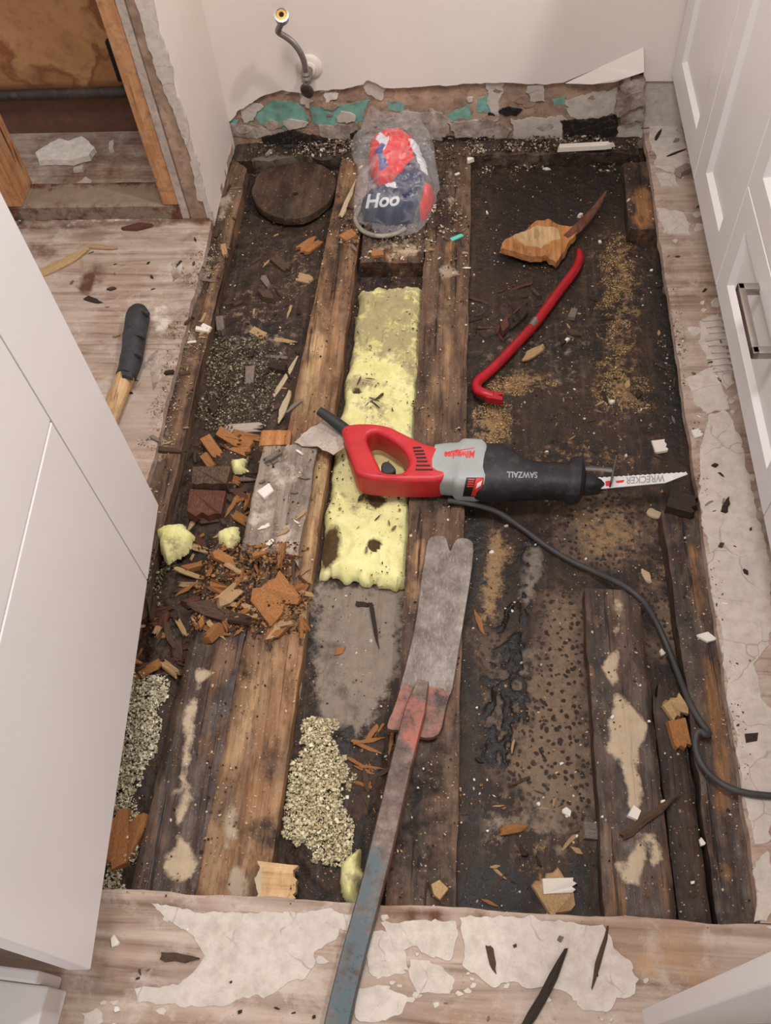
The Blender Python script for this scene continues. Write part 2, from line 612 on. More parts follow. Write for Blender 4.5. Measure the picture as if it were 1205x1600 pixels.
wood('wood_reddish', (64, 32, 24), (104, 56, 40), (144, 86, 58), (170, 106, 66), (50, 26, 22), (150, 130, 110), stain=0.5)
wood('wood_blackish', (32, 24, 20), (58, 43, 34), (88, 66, 52), (110, 80, 56), (20, 15, 13), (120, 105, 90), stain=0.5)
wood('wood_grey', (96, 82, 70), (136, 120, 106), (170, 154, 138), (190, 172, 150), (78, 62, 52), (196, 180, 164), stain=0.5)
wood('wood_pale', (176, 146, 108), (212, 186, 148), (232, 212, 180), (236, 218, 190), (140, 108, 78), (220, 205, 180), stain=0.25)
wood('wood_stud', (142, 92, 54), (182, 126, 80), (206, 154, 108), (214, 166, 118), (140, 88, 56), (206, 190, 172), stain=0.25, scale=(60, 60, 3))
wood('wood_disc', (44, 30, 22), (72, 50, 36), (98, 70, 50), (110, 80, 56), (36, 25, 19), (140, 120, 100), scale=(18, 4, 40), stain=0.6)


def floor_mat(name, gscale):
    t = NT(name)
    co = t.coord(gscale); ob = t.coord()
    g = t.noise(co, 1.0, 6, 0.62, 0.5)
    big = t.noise(ob, 5, 5, 0.62, 0.5); midn = t.noise(ob, 34, 6, 0.68); fine = t.noise(ob, 190, 3, 0.6)
    c = t.ramp(g, [(0.32, srgb(116, 94, 80)), (0.5, srgb(158, 135, 119)), (0.7, srgb(188, 167, 151))])
    c = t.mix(t.math('MULTIPLY', t.ramp(big, [(0.42, (0, 0, 0)), (0.62, (1, 1, 1))]), 0.6), c, srgb(176, 158, 146))
    c = t.mix(t.math('MULTIPLY', t.ramp(big, [(0.34, (1, 1, 1)), (0.46, (0, 0, 0))]), 0.4), c, srgb(140, 110, 86))
    ln = t.noise(t.coord(tuple(v * 2.6 if v > 10 else v * 1.5 for v in gscale)), 1.0, 3, 0.5, 0.3)
    c = t.mix(t.math('MULTIPLY', t.ramp(ln, [(0.3, (1, 1, 1)), (0.4, (0, 0, 0))]), 0.5), c, srgb(104, 80, 64))
    c = t.mix(t.math('MULTIPLY', t.ramp(t.noise(ob, 14, 7, 0.75, 0.4), [(0.52, (0, 0, 0)), (0.64, (1, 1, 1))]), 0.45), c, srgb(196, 182, 170))
    c = t.mix(t.math('MULTIPLY', t.ramp(t.noise(ob, 21, 7, 0.75, 0.3), [(0.56, (0, 0, 0)), (0.7, (1, 1, 1))]), 0.5), c, srgb(122, 92, 72))
    R_, G_, B_, A_ = t.tone()
    c = t.mix(edge_mask(t, G_, midn, 0.3), c, srgb(92, 60, 42))
    c = t.mix(edge_mask(t, R_, midn, 0.35), c, srgb(176, 132, 88))
    c = t.mix(edge_mask(t, B_, midn, 0.12), c, srgb(206, 192, 178))
    c = t.mix(t.math('MULTIPLY', t.ramp(fine, [(0.66, (0, 0, 0)), (0.74, (1, 1, 1))]), 0.5), c, srgb(96, 74, 60))
    t.set(c, 0.82, spec=0.25)
    b = t.bump(g, 0.3, 0.0015); t.bump(midn, 0.35, 0.0018, b)


floor_mat('plywood_along', (46, 3.4, 46))
floor_mat('plywood_across', (3.4, 46, 46))

t = NT('mortar')
ob = t.coord()
big = t.noise(ob, 9, 5, 0.6); md = t.noise(ob, 55, 5, 0.65); fine = t.noise(ob, 240, 3, 0.6)
c = t.ramp(md, [(0.3, srgb(176, 163, 152)), (0.6, srgb(198, 186, 175))])
c = t.mix(t.math('MULTIPLY', t.ramp(big, [(0.5, (0, 0, 0)), (0.68, (1, 1, 1))]), 0.55), c, srgb(184, 172, 164))
c = t.mix(t.math('MULTIPLY', t.ramp(fine, [(0.68, (0, 0, 0)), (0.75, (1, 1, 1))]), 0.6), c, srgb(140, 120, 104))
wv = t.n('ShaderNodeVectorMath'); wv.operation = 'ADD'
nz_ = t.n('ShaderNodeTexNoise'); nz_.inputs['Scale'].default_value = 18; t.link(ob, nz_.inputs['Vector'])
s2_ = t.n('ShaderNodeVectorMath'); s2_.operation = 'SCALE'; s2_.inputs[3].default_value = 0.05; t.link(nz_.outputs['Color'], s2_.inputs[0]); t.link(ob, wv.inputs[0]); t.link(s2_.outputs[0], wv.inputs[1])
ck = t.ramp(t.voro(wv.outputs[0], 11, 'DISTANCE_TO_EDGE'), [(0.0, (1, 1, 1)), (0.016, (0, 0, 0))])
c = t.mix(t.math('MULTIPLY', t.math('MULTIPLY', ck, t.ramp(big, [(0.45, (0, 0, 0)), (0.55, (1, 1, 1))])), 0.6), c, srgb(128, 110, 96))
c = t.mix(t.math('MULTIPLY', t.ramp(t.noise(ob, 24, 7, 0.75), [(0.55, (0, 0, 0)), (0.68, (1, 1, 1))]), 0.4), c, srgb(166, 148, 132))
t.set(c, 0.88, spec=0.2); b = t.bump(md, 0.5, 0.002); t.bump(fine, 0.3, 0.0008, b)

t = NT('mortar_grey')
ob = t.coord()
md = t.noise(ob, 40, 6, 0.7); big = t.noise(ob, 12, 5, 0.6)
c = t.ramp(md, [(0.28, srgb(112, 96, 86)), (0.5, srgb(164, 148, 136)), (0.7, srgb(196, 182, 170))])
c = t.mix(t.math('MULTIPLY', t.ramp(big, [(0.5, (0, 0, 0)), (0.6, (1, 1, 1))]), 0.6), c, srgb(96, 74, 60))
t.set(c, 0.9, spec=0.2); t.bump(md, 0.7, 0.003)


def plain(name, rgb, rough=0.6, metal=0.0, spec=0.4, var=0.12, scale=30, bump=0.2, dist=0.001, dirt=None, dirt_amt=0.5):
    t = NT(name)
    ob = t.coord()
    n1 = t.noise(ob, scale, 5, 0.6)
    c = t.ramp(n1, [(0.3, srgb(*[max(0, k * (1 - var)) for k in rgb])), (0.7, srgb(*[min(255, k * (1 + var * 0.5)) for k in rgb]))])
    if dirt:
        n2 = t.noise(ob, scale * 2.3, 6, 0.7)
        c = t.mix(t.math('MULTIPLY', t.ramp(n2, [(0.52, (0, 0, 0)), (0.62, (1, 1, 1))]), dirt_amt), c, srgb(*dirt))
    t.set(c, t.ramp(n1, [(0.2, (max(rough - 0.1, 0.02),) * 3), (0.8, (min(rough + 0.1, 1),) * 3)]), metal, spec)
    t.bump(t.noise(ob, scale * 4, 4, 0.6), bump, dist)
    return t.m


plain('lacquer_white', (224, 217, 216), 0.34, var=0.015, scale=3, bump=0.02)
plain('lacquer_edge', (216, 208, 206), 0.4, var=0.02, scale=3, bump=0.02)
plain('dark_gap', (26, 22, 20), 0.9, var=0.1)
plain('plinth_white', (216, 208, 204), 0.5, var=0.04, scale=6, bump=0.05)
plain('handle_steel', (168, 160, 152), 0.34, metal=0.9, var=0.05, scale=60, bump=0.05)
plain('kraft_brown', (164, 136, 116), 0.9, var=0.28, scale=22, bump=0.5, dist=0.002, dirt=(116, 88, 72), dirt_amt=0.6)
plain('greenboard_teal', (116, 164, 150), 0.85, var=0.16, scale=50, bump=0.4, dirt=(150, 150, 132), dirt_amt=0.5)
plain('rot_shade_black', (30, 23, 20), 0.8, var=0.4, scale=40, bump=0.8, dist=0.004, dirt=(86, 68, 54), dirt_amt=0.6)  # black of rotted scraps, and of the shade painted into wall gaps
plain('foam_yellow', (222, 214, 140), 0.9, var=0.12, scale=30, bump=0.5, dist=0.003, dirt=(150, 140, 96), dirt_amt=0.3)
plain('plaster_white', (222, 212, 200), 0.85, var=0.1, scale=60, bump=0.3)
plain('paper_grey', (176, 160, 148), 0.8, var=0.12, scale=30, bump=0.3, dirt=(132, 116, 104), dirt_amt=0.5)
plain('teal_scrap', (96, 186, 168), 0.8, var=0.1, scale=60)
plain('saw_red', (184, 40, 45), 0.42, var=0.1, scale=24, bump=0.25, dist=0.0006, dirt=(196, 84, 84), dirt_amt=0.12)
plain('saw_grey', (150, 152, 150), 0.45, var=0.06, scale=24, bump=0.12, dist=0.0006)
plain('saw_black', (34, 33, 34), 0.55, var=0.25, scale=30, bump=0.3, dist=0.001, dirt=(74, 70, 66), dirt_amt=0.35)
plain('rubber_black', (44, 44, 44), 0.6, var=0.2, scale=40, bump=0.2)
plain('print_red', (204, 50, 48), 0.5, var=0.05)
plain('print_white', (206, 204, 202), 0.5, var=0.04)
plain('print_grey', (150, 146, 146), 0.5, var=0.04)
plain('print_black', (24, 22, 22), 0.4, var=0.1)
plain('blade_white', (216, 212, 210), 0.38, var=0.06, scale=40, bump=0.1)
plain('steel_dark', (104, 97, 92), 0.5, metal=0.6, var=0.2, scale=60, bump=0.2)
plain('cable_grey', (62, 60, 60), 0.55, var=0.15, scale=30, bump=0.1)
plain('bar_red', (166, 20, 32), 0.36, var=0.12, scale=24, bump=0.15, dirt=(110, 16, 22), dirt_amt=0.35)
plain('chrome', (150, 144, 138), 0.36, metal=0.9, var=0.1)
plain('brass', (158, 122, 62), 0.42, metal=0.8, var=0.1)
plain('white_plastic', (216, 206, 194), 0.5, var=0.05)
plain('tape_black', (52, 52, 54), 0.62, var=0.2, scale=40, bump=0.4, dist=0.0015, dirt=(78, 72, 68), dirt_amt=0.4)
plain('pipe_dark', (58, 48, 44), 0.6, var=0.3, scale=20, bump=0.3, dirt=(96, 70, 54))
plain('pipe_collar_grey', (150, 140, 128), 0.7, var=0.2, scale=30, bump=0.3, dirt=(92, 74, 60))

# braided hose
t = NT('braid_steel')
co = t.coord((1, 1, 1))
w = t.n('ShaderNodeTexWave'); w.inputs['Scale'].default_value = 220; t.link(co, w.inputs[0])
c = t.ramp(w.outputs['Fac'], [(0.3, srgb(104, 98, 94)), (0.7, srgb(186, 180, 174))])
t.set(c, 0.35, 0.8); t.bump(w.outputs['Fac'], 0.5, 0.001)

# painted wall
t = NT('wall_paint')
ob = t.coord()
n1 = t.noise(ob, 4, 4, 0.5); n2 = t.noise(ob, 26, 6, 0.7)
c = t.ramp(n1, [(0.3, srgb(219, 207, 197)), (0.7, srgb(226, 215, 206))])
c = t.mix(t.math('MULTIPLY', t.ramp(n2, [(0.64, (0, 0, 0)), (0.78, (1, 1, 1))]), 0.25), c, srgb(188, 172, 162))
t.set(c, 0.75, spec=0.25); t.bump(t.noise(ob, 90, 4), 0.12, 0.001)

# stained panel in the wall cavity
t = NT('cavity_board')
ob = t.world()
n1 = t.noise(ob, 4.5, 5, 0.55, 0.3); n2 = t.noise(ob, 40, 5, 0.6)
c = t.ramp(n1, [(0.3, srgb(160, 112, 70)), (0.5, srgb(178, 130, 86)), (0.545, srgb(128, 76, 46)), (0.58, srgb(160, 108, 66)), (0.75, srgb(176, 128, 86))])
sp = t.n('ShaderNodeSeparateXYZ'); t.link(t.world(), sp.inputs[0])
c = t.mix(t.math('MULTIPLY', t.ramp(n2, [(0.5, (0, 0, 0)), (0.7, (1, 1, 1))]), 0.4), c, srgb(110, 70, 48))
low = t.math('MULTIPLY', t.math('SUBTRACT', t.math('ADD', 0.135, t.math('MULTIPLY', t.math('SUBTRACT', n1, 0.5), 0.06)), sp.outputs[2]), 40, clamp=True)
c = t.mix(low, c, t.mix(n2, srgb(70, 42, 32), srgb(120, 82, 62)))
t.set(c, 0.8); t.bump(n2, 0.3, 0.002)

# membrane at the bottom of the opening
t = NT('membrane')
ob = t.world()
R_, G_, B_, A_ = t.tone()
n1 = t.noise(ob, 9, 6, 0.65, 0.5); n2 = t.noise(ob, 46, 6, 0.7); n3 = t.noise(ob, 260, 3, 0.65); n4 = t.noise(ob, 120, 4, 0.7)
c = t.ramp(n2, [(0.34, srgb(22, 16, 13)), (0.5, srgb(44, 32, 25)), (0.66, srgb(78, 58, 45))])
c = t.mix(t.math('MULTIPLY', t.ramp(n1, [(0.42, (0, 0, 0)), (0.62, (1, 1, 1))]), 0.5), c, srgb(64, 43, 31))
c = t.mix(edge_mask(t, B_, n2, 0.2, 2.0), c, t.mix(n2, srgb(92, 80, 70), srgb(154, 140, 124)))
st_n = t.noise(t.world((70, 5, 1)), 1.0, 5, 0.65, 0.5)
c = t.mix(t.math('MULTIPLY', t.ramp(st_n, [(0.52, (0, 0, 0)), (0.66, (1, 1, 1))]), 0.32), c, srgb(98, 78, 62))
c = t.mix(t.math('MULTIPLY', t.ramp(n1, [(0.32, (1, 1, 1)), (0.44, (0, 0, 0))]), 0.6), c, srgb(18, 14, 12))
# drops and pits: a spotted film
wob = t.n('ShaderNodeVectorMath'); wob.operation = 'ADD'
nz = t.n('ShaderNodeTexNoise'); nz.inputs['Scale'].default_value = 60; t.link(ob, nz.inputs['Vector'])
sc_ = t.n('ShaderNodeVectorMath'); sc_.operation = 'SCALE'; sc_.inputs[3].default_value = 0.012; t.link(nz.outputs['Color'], sc_.inputs[0])
t.link(ob, wob.inputs[0]); t.link(sc_.outputs[0], wob.inputs[1])
vd = t.voro(wob.outputs[0], 95)
spots = t.ramp(vd, [(0.30, (1, 1, 1)), (0.42, (0, 0, 0))])
spot_col = t.mix(spots, srgb(122, 100, 80), srgb(40, 26, 18))
c = t.mix(t.math('MULTIPLY', edge_mask(t, A_, t.mix(0.5, n1, n2), 0.3, 2.4), t.ramp(n4, [(0.3, (0.55,) * 3), (0.6, (1, 1, 1))])), c, spot_col)
c = t.mix(edge_mask(t, R_, t.mix(0.5, n4, n2), 0.16, 2.6), c, t.mix(n3, srgb(96, 70, 46), srgb(176, 142, 100)))
c = t.mix(edge_mask(t, G_, n2, 0.2, 2.2), c, t.mix(n2, srgb(18, 15, 14), srgb(40, 34, 31)))
c = t.mix(t.math('MULTIPLY', t.ramp(n3, [(0.66, (0, 0, 0)), (0.72, (1, 1, 1))]), 0.6), c, srgb(170, 148, 120))
rg = t.ramp(n2, [(0.3, (0.42,) * 3), (0.7, (0.85,) * 3)])
t.set(c, t.math('SUBTRACT', rg, t.math('MULTIPLY', edge_mask(t, G_, n2, 0.2, 2.2), 0.28)), spec=0.4)
b = t.bump(n2, 0.9, 0.006)
sb = t.math('MULTIPLY', spots, A_)
b = t.bump(sb, 0.35, 0.002, b)
t.bump(n3, 0.4, 0.001, b)

# fibrous yellow batt, tone B = soaked and dusty, G = stained dark
t = NT('batt')
ob = t.world()
R_, G_, B_, A_ = t.tone()
n1 = t.noise(ob, 26, 6, 0.68); n2 = t.noise(ob, 80, 5, 0.7); n3 = t.noise(ob, 300, 3, 0.6)
c = t.ramp(n1, [(0.3, srgb(202, 194, 124)), (0.6, srgb(220, 213, 156)), (0.8, srgb(230, 225, 178))])
c = t.mix(t.math('MULTIPLY', edge_mask(t, B_, t.mix(0.4, n1, n2), 0.16, 2.8), 0.85), c, t.mix(n2, srgb(104, 88, 66), srgb(176, 160, 120)))
c = t.mix(edge_mask(t, G_, n1, 0.2), c, t.mix(n2, srgb(52, 38, 26), srgb(100, 78, 52)))
c = t.mix(t.math('MULTIPLY', t.ramp(n3, [(0.67, (0, 0, 0)), (0.72, (1, 1, 1))]), 0.7), c, srgb(104, 92, 60))
t.set(c, 0.95, spec=0.1); b = t.bump(n1, 0.6, 0.004); t.bump(n2, 0.5, 0.002, b)

# loose bits coloured one by one
t = NT('loose_bits')
nd = t.n('ShaderNodeAttribute'); nd.attribute_name = 'Tone'
t.set(nd.outputs['Color'], 0.85, spec=0.2)

# scraper steel and its painted shaft
t = NT('scraper_steel')
ob = t.coord()
n1 = t.noise(ob, 18, 7, 0.72); n2 = t.noise(t.coord((60, 16, 60)), 5, 6, 0.75)
R_, G_, B_, A_ = t.tone()
c = t.ramp(n1, [(0.34, srgb(84, 72, 65)), (0.5, srgb(118, 107, 100)), (0.68, srgb(150, 141, 134))])
c = t.mix(t.math('MULTIPLY', t.ramp(n2, [(0.52, (0, 0, 0)), (0.68, (1, 1, 1))]), 0.45), c, srgb(178, 170, 162))
c = t.mix(edge_mask(t, R_, n2, 0.15), c, srgb(178, 172, 168))
c = t.mix(edge_mask(t, G_, n1, 0.2), c, srgb(196, 92, 74))
c = t.mix(edge_mask(t, B_, n1, 0.25), c, srgb(104, 62, 50))
t.set(c, 0.55, 0.25, 0.4); t.bump(n2, 0.3, 0.001)

t = NT('scraper_shaft')
ob = t.world()
n1 = t.noise(ob, 22, 6, 0.7); n2 = t.noise(ob, 90, 5, 0.7)
R_, G_, B_, A_ = t.tone()
c = t.ramp(n1, [(0.36, srgb(58, 44, 39)), (0.5, srgb(98, 80, 71)), (0.66, srgb(134, 114, 102))])
c = t.mix(edge_mask(t, R_, t.mix(0.5, n1, n2), 0.2, 2.4), c, t.mix(n2, srgb(118, 60, 50), srgb(178, 106, 90)))
c = t.mix(edge_mask(t, B_, t.mix(0.5, n1, n2), 0.2, 2.4), c, t.mix(n2, srgb(48, 62, 68), srgb(88, 102, 106)))
c = t.mix(t.math('MULTIPLY', t.ramp(n2, [(0.58, (0, 0, 0)), (0.68, (1, 1, 1))]), 0.6), c, srgb(64, 42, 34))
t.set(c, 0.55, 0.2, 0.4); t.bump(n2, 0.3, 0.001)

# printed package and the clear film around it
t = NT('package_print')
R_, G_, B_, A_ = t.tone()
ob = t.coord(); n1 = t.noise(ob, 45, 4, 0.6)
c = t.mix(t.math('GREATER_THAN', R_, 0.5), srgb(96, 90, 92), srgb(222, 40, 36))
c = t.mix(t.math('GREATER_THAN', G_, 0.5), c, srgb(38, 44, 74))
c = t.mix(t.math('GREATER_THAN', B_, 0.5), c, srgb(206, 204, 208))
c = t.mix(t.math('GREATER_THAN', A_, 0.5), c, srgb(60, 70, 140))
t.set(c, 0.3, spec=0.5); t.bump(n1, 0.3, 0.003)

t = NT('clear_film')
ob = t.coord(); n1 = t.noise(ob, 38, 4, 0.6, 0.8)
t.set(srgb(226, 224, 226), 0.12, spec=0.6)
t.bump(n1, 0.6, 0.006)
tr = t.n('ShaderNodeBsdfTransparent'); mx = t.n('ShaderNodeMixShader')
lw = t.n('ShaderNodeLayerWeight'); lw.inputs[0].default_value = 0.35
f_ = t.math('ADD', t.math('MULTIPLY', lw.outputs['Facing'], 0.34), 0.05, clamp=True)
f_ = t.math('ADD', f_, t.math('MULTIPLY', t.ramp(n1, [(0.54, (0, 0, 0)), (0.64, (1, 1, 1))]), 0.10), clamp=True)
t.link(f_, mx.inputs[0]); t.link(tr.outputs[0], mx.inputs[1]); t.link(t.b.outputs[0], mx.inputs[2]); t.link(mx.outputs[0], t.out.inputs[0])

# ================================================================== THE SETTING
HX0, HX1, HY0, HY1 = -0.605, 0.412, 0.218, 2.0       # the opening cut in the floor
ZJ, ZP = -0.020, -0.062                              # joist tops, bottom of the opening

# bottom of the opening: a relief with its own stains
PIT_BLOBS = [
    # channel 0 sawdust, 1 black, 2 grey, 3 spotted film   (photo outlines on the plane of the membrane)
    (0, [(935, 360), (990, 360), (1000, 480), (990, 560), (1020, 640), (950, 655), (920, 620), (945, 540), (950, 460)], 0.05, 0.52),
    (0, ell(770, 665, 34, 40), 0.035, 0.6), (0, ell(800, 600, 60, 22, -10), 0.03, 0.5),
    (0, ell(768, 900, 20, 75, 8), 0.02, 0.8), (0, ell(950, 830, 60, 40), 0.04, 0.55),
    (0, ell(690, 330, 40, 60), 0.03, 0.6), (0, ell(400, 480, 40, 40), 0.05, 0.35),
    (1, [(770, 280), (980, 230), (1010, 360), (930, 350), (760, 470), (745, 400)], 0.06, 0.55),
    (1, ell(1045, 560, 22, 160, -6), 0.03, 0.85), (1, ell(770, 1395, 70, 50), 0.03, 0.9),
    (1, [(815, 830), (850, 860), (815, 1010), (830, 1120), (800, 1205), (765, 1190), (755, 1090), (770, 960)], 0.03, 0.45),
    (1, ell(740, 870, 18, 90), 0.02, 0.9), (1, ell(530, 1165, 30, 30), 0.012, 1.0), (1, ell(740, 1230, 14, 180, 2), 0.02, 0.7),
    (1, ell(905, 1380, 24, 50), 0.02, 0.8), (1, ell(430, 300, 60, 40), 0.05, 0.5),
    (2, [(500, 915), (632, 915), (625, 1040), (560, 1160), (500, 1140), (490, 1000)], 0.02, 0.95),
    (2, ell(800, 1100, 45, 110, 8), 0.03, 0.5), (2, ell(850, 1250, 34, 90, -12), 0.025, 0.62), (2, ell(830, 900, 14, 50, 10), 0.012, 0.8),
    (2, ell(400, 530, 60, 60), 0.05, 0.3),
    (2, ell(790, 1290, 60, 40, 10), 0.05, 0.5), (2, ell(870, 1390, 40, 30), 0.04, 0.45), (2, ell(850, 560, 90, 60), 0.08, 0.3), (2, ell(1070, 980, 16, 80, -6), 0.03, 0.35), (0, ell(900, 720, 120, 40), 0.06, 0.34), (0, ell(470, 430, 50, 60), 0.06, 0.3), (0, ell(830, 1330, 80, 60), 0.06, 0.34), (0, ell(1050, 900, 30, 100, -6), 0.05, 0.4),
    (3, [(860, 930), (915, 930), (930, 1300), (820, 1260), (770, 1200), (840, 1050)], 0.04, 0.95), (3, ell(940, 830, 80, 60), 0.04, 0.7),
    (3, ell(1040, 960, 40, 90, -6), 0.04, 0.6), (3, ell(780, 1080, 50, 120), 0.04, 0.5),
]
MOUNDS = [  # x, y (photo), rx, ry metres, height
    (385, 880, 0.09, 0.13, 0.040), (330, 740, 0.06, 0.08, 0.030), (450, 930, 0.05, 0.05, 0.030), (240, 1010, 0.07, 0.12, 0.030),
    (370, 590, 0.07, 0.12, 0.016), (585, 1210, 0.04, 0.12, 0.018), (225, 1180, 0.06, 0.20, 0.018), (500, 1280, 0.05, 0.16, 0.026),
    (970, 620, 0.06, 0.06, 0.010), (790, 490, 0.05, 0.08, 0.014), (820, 605, 0.05, 0.03, 0.008), (620, 330, 0.08, 0.08, 0.010),
]
MW = [(P(a, b, ZP + h)[:2], rx, ry, h) for a, b, rx, ry, h in MOUNDS]
RIDGE = [P(a, b, ZP)[:2] for a, b in [(825, 830), (850, 860), (818, 1010), (832, 1120), (800, 1205), (760, 1195), (752, 1090), (775, 960)]]


def ridge_k(x, y):
    d = sdist(x, y, RIDGE) + 0.03 * fbm(x * 30, y * 30, 5, 12, 3)
    k = np.clip(0.35 - d / 0.02, 0, 1)
    r = np.clip(1 - np.abs(fbm(x * 34, y * 24, 3, 77, 3)) * 9, 0, 1)
    return k * np.sqrt(r)


def pit_z(x, y):
    x = np.asarray(x, float); y = np.asarray(y, float)
    z = ZP + 0.004 * fbm(x * 22, y * 22, 0, 41, 5) + 0.0015 * fbm(x * 140, y * 140, 0, 4, 3)
    rub = 0.8 + 0.9 * fbm(x * 45, y * 45, 2, 6, 5)
    for c, rx, ry, h in MW:
        z = z + h * np.exp(-(((x - c[0]) / rx) ** 2 + ((y - c[1]) / ry) ** 2)) * rub
    return z + 0.006 * ridge_k(x, y)


nx_, ny_ = 440, 760
gx, gy = np.meshgrid(np.linspace(-0.66, 0.47, nx_), np.linspace(0.17, 2.06, ny_), indexing='ij')
gz = pit_z(gx.ravel(), gy.ravel())
idx = np.arange(nx_ * ny_).reshape(nx_, ny_)
PT = blobmask(gx.ravel(), gy.ravel(), PIT_BLOBS, ZP)
PT[:, 1] = np.maximum(PT[:, 1], np.clip(ridge_k(gx.ravel(), gy.ravel()) * 2.2, 0, 1))
me = mesh_np('floor_membrane', np.stack([gx.ravel(), gy.ravel(), gz], 1), np.stack([idx[:-1, :-1], idx[1:, :-1], idx[1:, 1:], idx[:-1, 1:]], -1).reshape(-1, 4), PT, True)
memb = struct(put('floor_membrane', me, 'membrane'))

# floor boards around the opening
nearf = struct(plank('floor', [(-2.1, -0.8), (-2.1, HY0), (0.95, HY0 + 0.004), (0.95, -0.8)], 0.0, 0.02, 'plywood_across', [
    (1, [(600, 1422), (760, 1428), (760, 1440), (600, 1434)], 0.01, 0.8), (1, ell(120, 1500, 60, 30), 0.05, 0.35), (0, ell(1060, 1500, 60, 40), 0.04, 0.5),
    (1, ell(270, 1493, 26, 6, 8), 0.005, 0.7)], res=0.01, rough=0.0006, side=0.004, round_=0.001, seed=3, surf=False))
leftf = struct(plank('floor.001', [(-2.1, 2.06), (HX0, 2.06), (HX0, HY0 + 0.001), (-2.1, HY0 + 0.001)], 0.0, 0.02, 'plywood_across', [
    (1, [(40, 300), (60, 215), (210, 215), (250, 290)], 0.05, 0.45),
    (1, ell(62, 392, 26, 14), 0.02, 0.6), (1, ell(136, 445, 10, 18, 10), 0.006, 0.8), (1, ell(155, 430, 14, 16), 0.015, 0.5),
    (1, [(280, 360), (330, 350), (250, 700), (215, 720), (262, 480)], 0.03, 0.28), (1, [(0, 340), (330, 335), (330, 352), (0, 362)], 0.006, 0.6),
    (2, ell(150, 330, 150, 25), 0.03, 0.5), (2, ell(250, 500, 16, 30), 0.01, 0.5)], res=0.009, rough=0.0006, side=0.005, round_=0.001, seed=8, surf=False))
rightf = struct(plank('floor.002', [(HX1, 2.0), (1.0, 2.0), (1.0, HY0 + 0.006), (HX1, HY0 + 0.006)], 0.0, 0.02, 'plywood_across', [
    (1, ell(1085, 760, 12, 50), 0.01, 0.5), (0, ell(1170, 1390, 26, 50), 0.03, 0.6), (1, ell(1050, 420, 20, 60), 0.04, 0.35)], res=0.009, rough=0.0006, side=0.004, round_=0.001, seed=13, surf=False))


def patch(pts, parent, th=0.0016, amp=0.006, seed=0, mat='mortar', name='mortar_patch', step=0.005):
    poly = ragged([P(a, b, 0.0) for a, b in pts], step, amp, seed, 70)
    return put(name, prism(name, poly, -0.0006, th, 0.0012), mat, parent)


PN = [
    [(232, 1408), (300, 1424), (420, 1424), (520, 1424), (546, 1436), (525, 1462), (496, 1486), (484, 1530), (420, 1556), (330, 1570), (212, 1566), (208, 1548), (262, 1540), (300, 1522), (316, 1496), (304, 1470), (262, 1438)],
    [(600, 1442), (640, 1436), (712, 1436), (716, 1470), (704, 1502), (676, 1496), (640, 1474), (622, 1482)],
    [(722, 1434), (800, 1432), (940, 1448), (956, 1480), (984, 1500), (998, 1530), (984, 1556), (948, 1584), (910, 1574), (892, 1552), (850, 1540), (760, 1536), (724, 1512)],
    [(572, 1452), (604, 1448), (632, 1490), (642, 1518), (598, 1530), (570, 1520)],
    [(640, 1500), (692, 1506), (716, 1530), (700, 1560), (660, 1552), (640, 1532)],
    [(560, 1540), (590, 1540), (640, 1560), (630, 1590), (580, 1600), (556, 1590)],
    [(120, 1580), (160, 1574), (170, 1596), (130, 1600)],
    [(500, 1440), (560, 1432), (566, 1446), (520, 1452)],
]
for k, p in enumerate(PN): patch(p, nearf, 0.0014 + 0.0004 * (k % 3), 0.007, k)
PR = [
    [(1104, 650), (1130, 640), (1146, 660), (1190, 830), (1205, 900), (1205, 1010), (1180, 1040), (1186, 1090), (1205, 1110), (1205, 1320), (1182, 1330), (1160, 1230), (1143, 1120), (1126, 1000), (1108, 890), (1096, 800), (1090, 720)],
    [(1090, 500), (1104, 492), (1124, 488), (1140, 560), (1146, 600), (1130, 612), (1118, 580), (1092, 540)],
    [(1072, 590), (1110, 574), (1134, 612), (1140, 640), (1104, 646), (1086, 626)],
    [(1014, 192), (1040, 190), (1066, 196), (1078, 262), (1062, 280), (1046, 268), (1024, 262)],
    [(1026, 325), (1070, 332), (1082, 352), (1080, 368), (1034, 366)],
    [(1176, 1345), (1200, 1330), (1215, 1400), (1200, 1440), (1180, 1440)],
    [(1026, 268), (1052, 272), (1060, 292), (1030, 292)],
]
for k, p in enumerate(PR): patch(p, rightf, 0.0016, 0.006, 20 + k)
rf_ = random.Random(17)
for par, polys, cnt in ((nearf, PN, 34), (rightf, PR, 30)):
    for k in range(cnt):
        pl0 = rf_.choice(polys); e0_ = rf_.randrange(len(pl0)); a0, b0 = np.array(pl0[e0_]), np.array(pl0[(e0_ + 1) % len(pl0)])
        c0 = a0 + (b0 - a0) * rf_.random(); ctr = np.mean(np.array(pl0), 0); dd = (c0 - ctr); dd = dd / (np.linalg.norm(dd) + 1e-6)
        c0 = c0 + dd * rf_.uniform(6, 22); r_ = rf_.uniform(3, 10)
        w0 = P(c0[0], c0[1], 0)
        if (HX0 - 0.012 < w0[0] < HX1 + 0.012) and w0[1] > HY0 - 0.012: continue
        patch([(c0[0] + r_ * rf_.uniform(0.6, 1.5) * math.cos(a_), c0[1] + r_ * 0.8 * math.sin(a_)) for a_ in [2 * math.pi * (i + rf_.uniform(-0.3, 0.3)) / 6 for i in range(6)]], par, 0.0012 + 0.001 * rf_.random(), 0.003, 200 + k, 'mortar', 'mortar_fragment', 0.004)
for k in range(9):       # trowel ridges in the adhesive
    y0 = 500 + k * 10
    x0 = 1096 + (k % 3) * 4 + k * 1.2
    patch([(x0, y0), (x0 + 38, y0 - 3), (x0 + 39, y0 + 1), (x0 + 1, y0 + 4)], rightf, 0.0045, 0.002, 40 + k, 'mortar', 'adhesive_ridge', 0.004)
